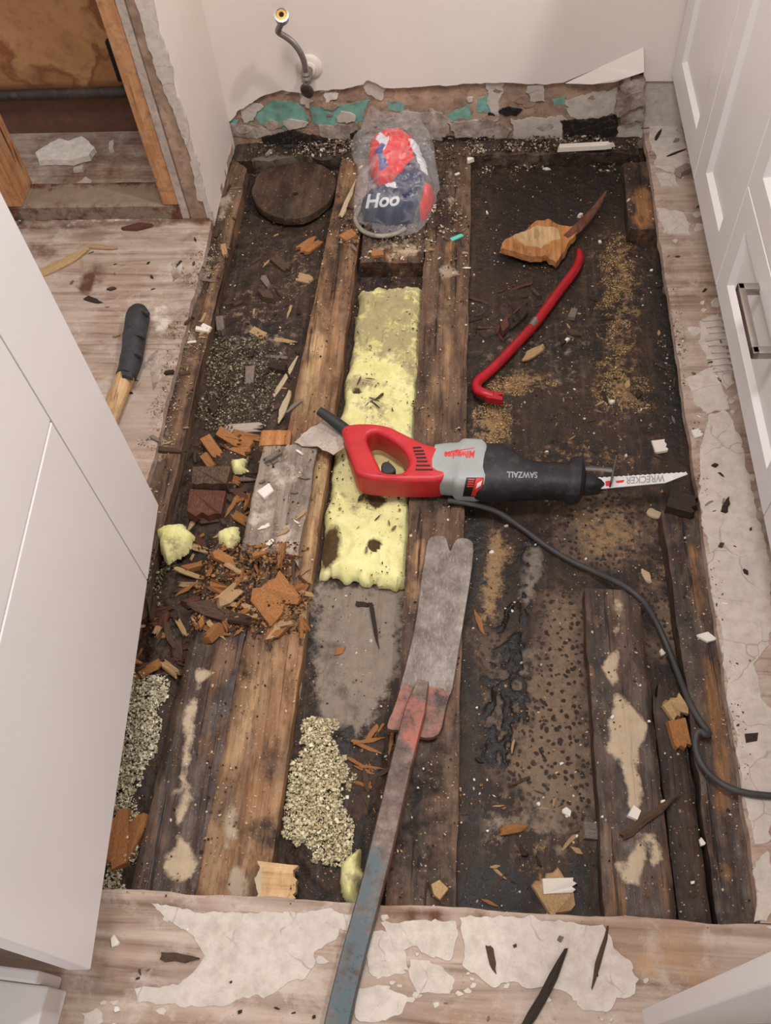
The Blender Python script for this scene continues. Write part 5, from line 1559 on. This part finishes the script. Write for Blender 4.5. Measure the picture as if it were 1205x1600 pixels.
NAMED = [
    ('plank_offcut', 'block', BRN, (334, 744), (330, 772), 0.078, 0.034, 'broken brown plank end among the splinters left of the grey plywood', 'wood block', 2),
    ('split_plank', 'block', RED, (328, 774), (322, 816), 0.070, 0.022, 'dark red split plank piece just below the broken brown plank end', 'wood block', 0),
    ('bark_chip', 'frayed', ORG, (395, 705), (355, 690), 0.045, 0.010, 'frayed orange chip lying above the broken brown plank end', 'wood chip', 1),
    ('bark_chip', 'frayed', ORG, (410, 912), (452, 964), 0.075, 0.012, 'large fan-shaped orange chip on the pale joist below the grey plywood', 'wood chip', 2),
    ('long_chip', 'sliver', BRN, (298, 946), (368, 966), 0.034, 0.014, 'long brown chip lying across the dark left-hand joist', 'wood chip', 1),
    ('thin_stick', 'sliver', BRN, (220, 703), (292, 706), 0.012, 0.007, 'thin straight stick laid across the left edge joist', 'stick', 2),
    ('pale_splinter', 'sliver', PALE, (428, 618), (466, 558), 0.010, 0.006, 'long pale splinter leaning on the left side of the pale joist', 'splinter', 0),
    ('pale_splinter', 'sliver', PALE, (436, 664), (454, 612), 0.016, 0.008, 'short thick pale splinter just below the long pale one', 'splinter', 1),
    ('grey_strip', 'frayed', 'paper_grey', (348, 672), (416, 668), 0.020, 0.005, 'flat pale grey strip lying beside the orange batten end', 'strip', 3),
    ('stub_block', 'block', GRY, (345, 502), (347, 526), 0.018, 0.018, 'small square grey block nearest the left edge joist', 'wood block', 1),
    ('stub_block', 'block', GRY, (392, 580), (390, 612), 0.020, 0.018, 'narrow upright-looking grey block in the middle of the left bay', 'wood block', 2),
    ('slab_splinter', 'frayed', ORG, (168, 1362), (226, 1266), 0.052, 0.022, 'thick orange splintered slab jammed beside the dark joist near the cupboard', 'splinter', 2),
    ('plywood_scrap', 'frayed', TAN, (848, 1368), (888, 1430), 0.050, 0.008, 'yellow plywood scrap with a frayed end near the front edge of the opening', 'plywood', 0),
    ('paper_scrap', 'block', 'plaster_white', (846, 1386), (900, 1384), 0.022, 0.012, 'white paper strip across the yellow plywood scrap', 'paper', 1),
    ('grey_chip', 'block', GRY, (908, 1298), (970, 1306), 0.026, 0.008, 'flat grey chip lying against the adhesive-blobbed joist', 'wood chip', 3),
    ('twig_splinter', 'sliver', BRN, (970, 1310), (1062, 1240), 0.014, 0.010, 'thin brown splinter bridging the two right-hand joists', 'splinter', 3),
    ('frayed_block', 'frayed', TAN, (1044, 1092), (1066, 1124), 0.036, 0.010, 'tan frayed chip left of the coiled cable', 'wood chip', 1),
    ('frayed_block', 'block', ORG, (1052, 1126), (1066, 1172), 0.030, 0.012, 'orange splintered chip directly below the tan frayed one', 'wood chip', 2),
    ('floor_splinter', 'sliver', DRK, (818, 1604), (886, 1484), 0.013, 0.012, 'dark pointed splinter standing out on the near floor patch', 'splinter', 0),
    ('floor_splinter', 'sliver', BRN, (924, 1544), (950, 1450), 0.008, 0.006, 'thin brown splinter on the right half of the near floor patch', 'splinter', 1),
    ('floor_splinter', 'sliver', BRN, (764, 1478), (774, 1522), 0.010, 0.006, 'short brown splinter near the middle of the near floor', 'splinter', 2),
    ('floor_chip', 'sliver', BRN, (252, 1494), (312, 1498), 0.012, 0.006, 'brown sliver on bare wood left of the near mortar patch', 'splinter', 3),
    ('floor_chip', 'flake', 'plaster_white', (172, 1462), (188, 1482), 0.018, 0.003, 'white chip on the near floor beside the cupboard', 'chip', 0),
    ('long_splinter', 'sliver', TAN, (58, 430), (140, 392), 0.026, 0.012, 'long tan splinter on the left floor near the open wall', 'splinter', 0),
    ('thin_splinter', 'sliver', TAN, (140, 386), (184, 390), 0.012, 0.006, 'short thin tan splinter touching the long one on the left floor', 'splinter', 2),
    ('dark_chip', 'flake', RED, (188, 360), (244, 354), 0.022, 0.006, 'flat dark red chip in front of the bottom plate', 'wood chip', 1),
    ('dark_chip', 'sliver', DRK, (134, 466), (160, 474), 0.012, 0.005, 'small dark sliver on the left floor above the taped handle', 'wood chip', 2),
    ('tan_stick', 'sliver', TAN, (816, 566), (850, 542), 0.022, 0.010, 'tan split stick just right of the red bar', 'stick', 1),
    ('tan_stick', 'block', GRY, (892, 502), (898, 484), 0.016, 0.008, 'small grey-brown chip between the red bar and the sawdust streak', 'wood chip', 2),
    ('leaning_stick', 'block', TAN, (974, 248), (1002, 222), 0.016, 0.010, 'short tan stick leaning in the far right corner', 'stick', 0),
    ('plaster_strip', 'block', 'plaster_white', (872, 234), (958, 234), 0.016, 0.012, 'long white plaster strip below the black wall gap', 'plaster', 1),
    ('teal_scrap', 'block', 'teal_scrap', (704, 376), (724, 368), 0.010, 0.003, 'tiny teal scrap on the brown joist below the plastic bag', 'scrap', 0),
    ('curled_strand', 'sliver', PALE, (532, 342), (556, 284), 0.012, 0.008, 'curled pale wood strand left of the plastic bag', 'splinter', 3),
    ('flat_chip', 'flake', ORG, (524, 366), (562, 372), 0.045, 0.008, 'orange chip just below the grey plastic ring', 'wood chip', 2),
    ('flat_chip', 'flake', ORG, (574, 398), (602, 400), 0.030, 0.008, 'orange chip on the edge of the short crosspiece', 'wood chip', 3),
    ('flat_chip', 'frayed', ORG, (470, 398), (500, 374), 0.034, 0.008, 'frayed orange chip below the round wooden disc', 'wood chip', 1),
    ('flat_chip', 'frayed', TAN, (464, 434), (490, 440), 0.024, 0.006, 'tan chip on the left side of the pale joist below the disc', 'wood chip', 0),
    ('white_flake', 'block', 'plaster_white', (1020, 700), (1042, 698), 0.032, 0.005, 'square white plaster chip above the saw blade', 'plaster', 3),
    ('white_flake', 'flake', 'plaster_white', (1088, 996), (1122, 998), 0.018, 0.004, 'white chip overhanging the right floor edge beside the cable', 'plaster', 1),
    ('white_flake', 'flake', 'plaster_white', (972, 1272), (1004, 1268), 0.026, 0.006, 'white chip on the cream adhesive of the right-hand joist', 'plaster', 2),
    ('white_flake', 'flake', 'plaster_white', (1028, 1016), (1042, 1026), 0.016, 0.004, 'white chip beside the cable between the right-hand joists', 'plaster', 0),
    ('white_flake', 'flake', 'plaster_white', (1090, 1310), (1104, 1324), 0.014, 0.004, 'pale chip near the right floor edge below the coiled cable', 'plaster', 0),
    ('white_flake', 'flake', 'plaster_white', (876, 1262), (892, 1276), 0.016, 0.004, 'white chip on the spotted membrane in the lower right bay', 'plaster', 3),
    ('orange_sliver', 'sliver', ORG, (742, 954), (756, 992), 0.010, 0.006, 'bright orange sliver on the membrane right of the scraper blade', 'splinter', 1),
    ('orange_sliver', 'sliver', ORG, (782, 1300), (826, 1292), 0.014, 0.008, 'bright orange sliver on the membrane right of the scraper shaft', 'splinter', 2),
    ('red_chip', 'block', RED, (664, 1038), (718, 1030), 0.024, 0.004, 'thin reddish chip lying on the scraper blade', 'wood chip', 1),
    ('orange_flake', 'flake', ORG, (524, 1026), (540, 1010), 0.014, 0.004, 'small orange flake on the bare grey patch below the insulation', 'wood chip', 1),
    ('angled_splinter', 'sliver', DRK, (580, 944), (592, 1014), 0.008, 0.005, 'thin dark splinter lying along the bare grey patch', 'splinter', 2),
    ('angled_splinter', 'sliver', DRK, (556, 944), (584, 946), 0.010, 0.006, 'short dark splinter crossing the end of the thin one on the grey patch', 'splinter', 3),
    ('bent_splinter', 'sliver', BRN, (404, 692), (500, 642), 0.010, 0.006, 'thin brown splinter reaching to the saw cord sleeve', 'splinter', 0),
    ('floor_block', 'block', 'mortar_grey', (1058, 276), (1078, 264), 0.020, 0.014, 'grey grooved mortar lump beside the right cabinet doors', 'mortar', 1),
    ('floor_sliver', 'sliver', DRK, (1042, 246), (1072, 234), 0.005, 0.006, 'dark thin sliver above the grey mortar lump', 'splinter', 1),
    ('floor_sliver', 'sliver', DRK, (1024, 220), (1034, 203), 0.007, 0.008, 'stubby dark sliver on the far right floor corner', 'splinter', 2),
    ('floor_sliver', 'flake', 'mortar_grey', (1048, 224), (1062, 218), 0.014, 0.006, 'grey crumb on the far right floor between two dark slivers', 'mortar', 2),
    ('dark_flake', 'flake', DRK, (1164, 1140), (1184, 1160), 0.030, 0.003, 'dark flake on the cream right floor above the cable', 'chip', 2),
    ('dark_flake', 'sliver', DRK, (1130, 802), (1138, 778), 0.012, 0.006, 'dark leaf-like sliver on the cream right floor', 'splinter', 3),
    ('white_bit', 'block', 'plaster_white', (1082, 680), (1096, 676), 0.018, 0.004, 'small white square at the right floor edge above the saw blade', 'plaster', 0),
    ('pale_chip', 'sliver', PALE, (1014, 798), (1038, 810), 0.018, 0.008, 'pale chip below the tip of the saw blade', 'wood chip', 0),
    ('pale_chip', 'sliver', PALE, (1004, 890), (1016, 912), 0.014, 0.006, 'pale chip above the far end of the adhesive-blobbed joist', 'wood chip', 1),
    ('black_chunk', 'block', DRK, (1040, 786), (1086, 800), 0.040, 0.022, 'charred black chunk below the saw blade at the right floor edge', 'wood block', 3),
    ('joist_chip', 'flake', TAN, (672, 1402), (700, 1386), 0.034, 0.008, 'pale chip at the near end of the brown joist', 'wood chip', 3),
    ('white_shard', 'flake', 'plaster_white', (398, 764), (430, 768), 0.040, 0.004, 'white torn chip on the grey plywood strip', 'plaster', 2),
    ('rim_sliver', 'sliver', PALE, (464, 1110), (472, 1024), 0.012, 0.020, 'white sliver standing along the right side of the pale joist', 'splinter', 1),
]
for nm, kd, mt_, a, b, w, th, lb, ct, var in NAMED:
    fragment(nm, kd, mt_, a, b, w, th, lb, ct, None, var)

# torn grey paper by the saw's cord sleeve: a curled sheet
q = ragged([P(a, b, 0.012) for a, b in [(458, 690), (470, 676), (486, 664), (512, 654), (528, 664), (540, 684), (536, 700), (520, 712), (508, 706), (494, 696), (478, 694)]], 0.006, 0.004, 14, 80)
me = prism('torn_paper', q, 0.0, 0.0016, 0.0)
for v in me.vertices: v.co.z += 0.004 + 0.016 * max(0, math.sin((v.co.x + 0.30) * 26)) * 0.6
tag(put('torn_paper', me, 'paper_grey'), 'torn curled grey paper beside the saw cord sleeve', 'paper')

# board scrap and crumbs inside the wall cavity
for nm, px, th, lb in (('drywall_scrap', [(56, 238), (92, 218), (110, 220), (130, 212), (148, 232), (140, 244), (110, 254), (84, 252), (60, 254)], 0.014, 'large grey drywall scrap lying inside the open wall cavity'),
                       ('drywall_crumb', [(118, 284), (134, 274), (144, 280), (142, 290), (120, 291)], 0.010, 'small drywall crumb just behind the bottom plate'),
                       ('drywall_crumb', [(114, 258), (130, 256), (130, 263), (115, 264)], 0.008, 'yellowish flat crumb between the drywall scrap and the bottom plate'),
                       ('drywall_crumb', [(168, 222), (176, 218), (178, 230), (168, 232)], 0.012, 'upright crumb at the right end of the wall cavity')):
    poly = ragged([P(a, b, 0.012) for a, b in px], 0.006, 0.005, len(lb), 60)
    tag(put(nm, prism(nm, poly, 0.0005, 0.0005 + th, 0.002), 'plaster_white' if 'scrap' in nm else 'mortar'), lb, 'drywall')
tag(put('pipe_elbow', tube('pipe_elbow', [P(28, 342, 0.006), P(31, 346, 0.012), P(34, 343, 0.006)], 0.003, 8), 'chrome'), 'tiny bent metal hook at the foot of the bottom plate', 'hook')

# --- clusters: splinters that nothing tells apart
ZONES = [
    # name, polygon, count, length range mm, width ratio, mats, kinds, label, group
    ('pile_splinter', [(300, 860), (390, 850), (480, 880), (478, 1000), (400, 1000), (310, 990), (285, 920)], 130, (16, 72), (0.12, 0.42), [ORG, TAN, TAN, BRN, ORG, RED], ['sliver', 'frayed', 'sliver', 'flake'], 'in the heap below the grey plywood strip', 'below the plywood strip'),
    ('pile_splinter', [(178, 960), (230, 940), (300, 960), (280, 1060), (200, 1060)], 44, (20, 75), (0.14, 0.5), [ORG, BRN, RED, TAN], ['sliver', 'frayed', 'sliver'], 'in the heap against the white cupboard', 'against the cupboard'),
    ('loose_splinter', [(300, 690), (400, 680), (390, 860), (300, 850), (290, 760)], 52, (18, 70), (0.14, 0.5), [BRN, ORG, RED, GRY, TAN], ['sliver', 'frayed', 'sliver', 'block'], 'left of the grey plywood strip', 'left of the plywood strip'),
    ('reddish_splinter', [(560, 1140), (625, 1140), (610, 1260), (555, 1270)], 34, (18, 70), (0.08, 0.2), [RED, BRN, ORG], ['sliver'], 'packed left of the scraper shaft', 'left of the scraper shaft'),
    ('reddish_splinter', [(745, 450), (800, 430), (860, 470), (830, 540), (750, 530)], 34, (16, 60), (0.1, 0.4), [RED, BRN, DRK, RED], ['sliver', 'flake', 'sliver'], 'left of the red bar', 'left of the red bar'),
    ('bay_splinter', [(730, 1170), (900, 1160), (930, 1420), (720, 1420)], 32, (12, 46), (0.1, 0.35), [ORG, TAN, BRN, DRK], ['sliver', 'sliver', 'flake'], 'on the lower right bay', 'in the lower right bay'),
    ('bay_chip', [(350, 360), (500, 360), (460, 640), (320, 640)], 46, (10, 44), (0.15, 0.6), [DRK, GRY, BRN, TAN, DRK], ['sliver', 'flake', 'block'], 'on the left bay below the disc', 'in the left bay'),
    ('crosspiece_chip', [(540, 300), (730, 290), (730, 420), (530, 420)], 36, (8, 30), (0.2, 0.7), [BRN, TAN, GRY, ORG, 'plaster_white'], ['sliver', 'flake'], 'on the crosspiece around the plastic bag', 'around the plastic bag'),
    ('bay_chip', [(850, 430), (1040, 430), (1070, 780), (860, 700)], 44, (8, 34), (0.15, 0.6), [DRK, GRY, BRN, TAN], ['sliver', 'flake', 'sliver'], 'on the far right bay beyond the saw', 'in the far right bay'),
    ('plaster_crumb', [(380, 235), (1000, 225), (1000, 270), (400, 280)], 46, (6, 20), (0.3, 0.9), ['plaster_white', 'mortar_grey', 'plaster_white', GRY], ['flake', 'block'], 'along the foot of the back wall', 'by the back wall'),
    ('plaster_crumb', [(760, 300), (1000, 290), (1060, 700), (1100, 1430), (720, 1430), (740, 800)], 36, (7, 14), (0.5, 1.0), ['plaster_white'], ['flake'], 'of plaster scattered over the right half of the opening', 'in the right half'),
    ('floor_crumb', [(80, 370), (320, 360), (230, 700), (140, 560)], 20, (8, 20), (0.2, 0.7), [BRN, DRK, TAN, GRY], ['sliver', 'flake'], 'on the left floor', 'on the left floor'),
    ('floor_crumb', [(1030, 300), (1090, 300), (1205, 900), (1205, 1200), (1140, 1150), (1100, 800)], 30, (8, 22), (0.2, 0.7), [BRN, DRK, GRY, 'mortar_grey', 'plaster_white'], ['sliver', 'flake'], 'on the right floor', 'on the right floor'),
    ('floor_crumb', [(180, 1420), (1100, 1460), (1000, 1600), (150, 1590)], 18, (8, 18), (0.2, 0.7), [BRN, DRK, GRY, 'plaster_white'], ['sliver', 'flake'], 'on the near floor', 'on the near floor'),
    ('rim_chip', [(350, 280), (380, 290), (285, 700), (235, 700), (300, 440)], 34, (8, 30), (0.2, 0.6), [GRY, BRN, TAN, 'plaster_white', DRK], ['sliver', 'flake', 'block'], 'on the left edge joist', 'on the left edge joist'),
    ('veneer_flake', [(415, 700), (490, 700), (460, 870), (385, 870)], 16, (12, 44), (0.2, 0.5), [GRY, GRY, TAN, 'plaster_white'], ['sliver', 'frayed', 'flake'], 'lying on the grey plywood strip', 'on the plywood strip'),
    ('batt_shred', [(560, 460), (655, 450), (640, 900), (520, 860)], 40, (5, 26), (0.12, 0.4), [DRK, BRN, GRY], ['sliver', 'flake'], 'on the yellow insulation', 'on the insulation'),
]
BATT_Z = -0.026
HUE = {ORG: 'orange', TAN: 'tan', BRN: 'brown', RED: 'reddish', DRK: 'blackish', GRY: 'grey', 'plaster_white': 'white', 'mortar_grey': 'grey-beige'}
SHAPE = {'sliver': 'splinter', 'frayed': 'frayed chip', 'flake': 'flake', 'block': 'broken block'}


def inside(poly, n, rnd):
    a = np.array(poly, float); lo, hi = a.min(0), a.max(0); out = []
    while len(out) < n:
        p = lo + (hi - lo) * np.array([rnd.random(), rnd.random()])
        if sdist(np.array([p[0]]), np.array([p[1]]), a)[0] < 0: out.append(p)
    return out


def place_word(p, poly):
    a = np.array(poly); f = (p - a.min(0)) / (a.max(0) - a.min(0))
    v = 'far' if f[1] < 0.34 else 'near' if f[1] > 0.66 else 'middle'
    h = 'left' if f[0] < 0.34 else 'right' if f[0] > 0.66 else 'centre'
    return ', ' + v + ' ' + h


rnd = random.Random(5)
SAME = {}
for zi, (nm, poly, cnt, (l0, l1), (w0, w1), mats, kinds, lb, gp) in enumerate(ZONES):
    for k, p in enumerate(inside(poly, cnt, rnd)):
        L = (l0 + (l1 - l0) * rnd.random() ** 1.7) / 1000
        an = rnd.uniform(0, math.pi)
        hx, hy = math.cos(an) * L * 430, math.sin(an) * L * 330
        kd = rnd.choice(kinds)
        w = L * (rnd.uniform(w0, w1) if kd != 'sliver' else rnd.uniform(w0, w0 * 1.8))
        th = min(w * rnd.uniform(0.3, 0.7), 0.016)
        big = 'pile' in nm or nm == 'loose_splinter'
        tl = (rnd.uniform(-0.35, 0.35), rnd.uniform(-0.4, 0.4)) if big else None
        mt_ = rnd.choice(mats)
        look = ('long ' if L > l0 / 1000 + 0.55 * (l1 - l0) / 1000 else 'small ' if L < l0 / 1000 + 0.22 * (l1 - l0) / 1000 else '') + HUE[mt_] + ' ' + SHAPE[kd]
        fo_ = fragment(nm, kd, mt_, (p[0] - hx, p[1] - hy), (p[0] + hx, p[1] + hy), w, th, look + ' ' + lb + place_word(p, poly), 'chip', 'loose pieces ' + gp, rnd.randrange(4), BATT_Z if nm == 'batt_shred' else None, tl, 0.0)
        SAME.setdefault(fo_['label'], []).append((p[0], fo_))
for lb, rows in SAME.items():
    if len(rows) > 1:
        rows.sort(key=lambda r: r[0])
        for i, (_, o_) in enumerate(rows):
            o_['label'] = ('leftmost ' if i == 0 else 'rightmost ' if i == len(rows) - 1 else 'inner ') + lb

# --- loose matter nobody could count
OCT_V = np.array([(1, 0, 0), (-1, 0, 0), (0, 1, 0), (0, -1, 0), (0, 0, 1), (0, 0, -1)], float)
OCT_F = np.array([(0, 2, 4), (2, 1, 4), (1, 3, 4), (3, 0, 4), (2, 0, 5), (1, 2, 5), (3, 1, 5), (0, 3, 5)])


def bits(name, pos, size, cols, label, cat, flat=0.5, jitter=0.12):
    n = len(pos)
    sc_ = size[:, None] * RNG.uniform(0.5, 1.3, (n, 3)); sc_[:, 2] *= flat
    v = OCT_V[None] * RNG.uniform(0.7, 1.2, (n, 6, 1)) * sc_[:, None, :]
    a = RNG.uniform(0, 6.28, n); tx = RNG.normal(0, 0.5, n)
    c_, s_ = np.cos(tx)[:, None], np.sin(tx)[:, None]
    y2 = v[:, :, 1] * c_ - v[:, :, 2] * s_; z2 = v[:, :, 1] * s_ + v[:, :, 2] * c_
    ca, sa_ = np.cos(a)[:, None], np.sin(a)[:, None]
    X = v[:, :, 0] * ca - y2 * sa_; Y = v[:, :, 0] * sa_ + y2 * ca
    V = np.stack([X, Y, z2], -1) + pos[:, None, :]
    Fc = (OCT_F[None] + (np.arange(n) * 6)[:, None, None]).reshape(-1, 3)
    pal = np.array([srgb(*c)[:3] for c in cols])
    col = pal[RNG.integers(0, len(pal), n)] * RNG.uniform(1 - jitter * 2, 1 + jitter, (n, 1))
    T = np.ones((n, 6, 4)); T[:, :, :3] = col[:, None, :]
    me = mesh_np(name, V.reshape(-1, 3), Fc, T.reshape(-1, 4))
    if cat is None:
        o = put(name, me, 'loose_bits', memb); o['kind'] = 'stuff'; o['label'] = label
        return o
    o = put(name, me, 'loose_bits')
    return tag(o, label, cat, kind='stuff')


def scatter(polys, n, zp=ZP, clump=0.0):
    X, Y = [], []
    for poly, w in polys:
        a = np.array([P(p[0], p[1], zp)[:2] for p in poly]); lo, hi = a.min(0), a.max(0)
        m_ = int(n * w); got = 0
        while got < m_:
            p = RNG.uniform(lo, hi, (m_ * 2, 2))
            ok = sdist(p[:, 0], p[:, 1], a) + fbm(p[:, 0] * 24, p[:, 1] * 24, 0, 3) * 0.09 + RNG.exponential(0.006, len(p)) - 0.006 < 0
            if clump: ok &= RNG.random(len(p)) < np.clip(0.5 + clump * fbm(p[:, 0] * 30, p[:, 1] * 30, 1, 9) * 4, 0.02, 1)
            p = p[ok][:m_ - got]; got += len(p)
            X.append(p[:, 0]); Y.append(p[:, 1])
    return np.concatenate(X), np.concatenate(Y)


def gran(name, polys, n, s0, s1, cols, label, layer, zp=ZP, flat=0.8, clump=0.0, cat='debris'):
    x, y = scatter(polys, n, zp, clump)
    z = zmap(x, y) + RNG.random(len(x)) ** 1.5 * layer
    size = s0 + (s1 - s0) * RNG.random(len(x)) ** 3
    return bits(name, np.stack([x, y, z], 1), size, cols, label, cat, flat)


gran('loose_granules', [([(196, 1040), (262, 1060), (246, 1180), (215, 1300), (196, 1392), (150, 1392), (160, 1250)], 1.0)], 6000, 0.0014, 0.0042, [(206, 198, 172), (222, 214, 190), (186, 174, 146), (160, 146, 118), (214, 202, 168)], 'pale granular insulation spilled beside the white cupboard', 0.012, -0.05, cat='granules')
gran('loose_granules', [([(476, 1120), (520, 1130), (546, 1230), (552, 1310), (530, 1350), (470, 1350), (440, 1300), (452, 1220)], 1.0)], 6500, 0.0014, 0.0040, [(212, 200, 164), (226, 217, 186), (194, 178, 142), (172, 154, 120), (218, 205, 166)], 'pale yellow granular insulation between the middle joists near the front', 0.014, -0.045, cat='granules')
gran('loose_granules', [([(330, 540), (400, 520), (440, 560), (420, 660), (330, 690), (300, 640)], 0.75), ([(300, 860), (260, 900), (235, 960), (225, 930), (245, 880)], 0.25)], 4200, 0.0012, 0.0040, [(140, 128, 104), (112, 98, 76), (166, 154, 126), (84, 70, 54), (66, 54, 42)], 'grey-brown granular debris heaped in the left bay', 0.010, -0.055, cat='granules')
gran('loose_granules', [([(360, 860), (480, 860), (480, 990), (300, 990), (300, 880)], 1.0)], 2600, 0.0012, 0.0045, [(112, 76, 46), (150, 104, 62), (80, 52, 34), (172, 128, 84), (60, 40, 28)], 'brown wood crumbs filling the splinter heap', 0.010, -0.03, cat='crumbs')
ALLPIT = [(366, 214), (1010, 205), (1180, 1440), (60, 1400)]
gran('scattered_crumbs', [(ALLPIT, 1.0)], 9000, 0.0007, 0.0032, [(200, 178, 146), (140, 104, 70), (90, 62, 44), (60, 44, 34), (168, 130, 90), (44, 34, 28), (210, 196, 176)], 'fine wood and plaster crumbs scattered all over the opening', 0.002, -0.03, 0.6, 0.8, cat=None)
gran('sawdust', [([(935, 380), (985, 380), (1000, 480), (985, 550), (1020, 640), (950, 650), (925, 620), (945, 540)], 0.6), (ell(770, 662, 32, 38), 0.2), (ell(810, 600, 60, 20, -8), 0.2)], 7000, 0.0006, 0.0020, [(196, 164, 112), (176, 140, 92), (210, 182, 134), (140, 104, 66)], 'tan sawdust drifts in the right bay', 0.003, ZP, 0.7, 0.8, cat=None)
gran('rim_dust', [([(330, 360), (345, 400), (310, 480), (255, 700), (215, 710), (262, 520), (282, 430)], 0.7), ([(1040, 480), (1060, 480), (1130, 900), (1180, 1300), (1165, 1300), (1110, 900)], 0.3)], 2600, 0.0006, 0.0026, [(176, 156, 130), (130, 106, 84), (96, 74, 58), (200, 184, 160)], 'fine crumbs along the cut floor edges', 0.001, 0.0, 0.6, 0.9, cat=None)
gran('wall_foot_rubble', [([(372, 222), (560, 212), (1000, 206), (1000, 240), (700, 246), (400, 256)], 0.75), ([(540, 300), (732, 280), (732, 420), (530, 420)], 0.25)], 4200, 0.0010, 0.0052, [(196, 182, 164), (150, 132, 112), (88, 68, 54), (54, 42, 34), (120, 96, 74)], 'crumbled plaster and rotten wood along the foot of the back wall', 0.006, -0.02, 0.7, 0.7, cat=None)
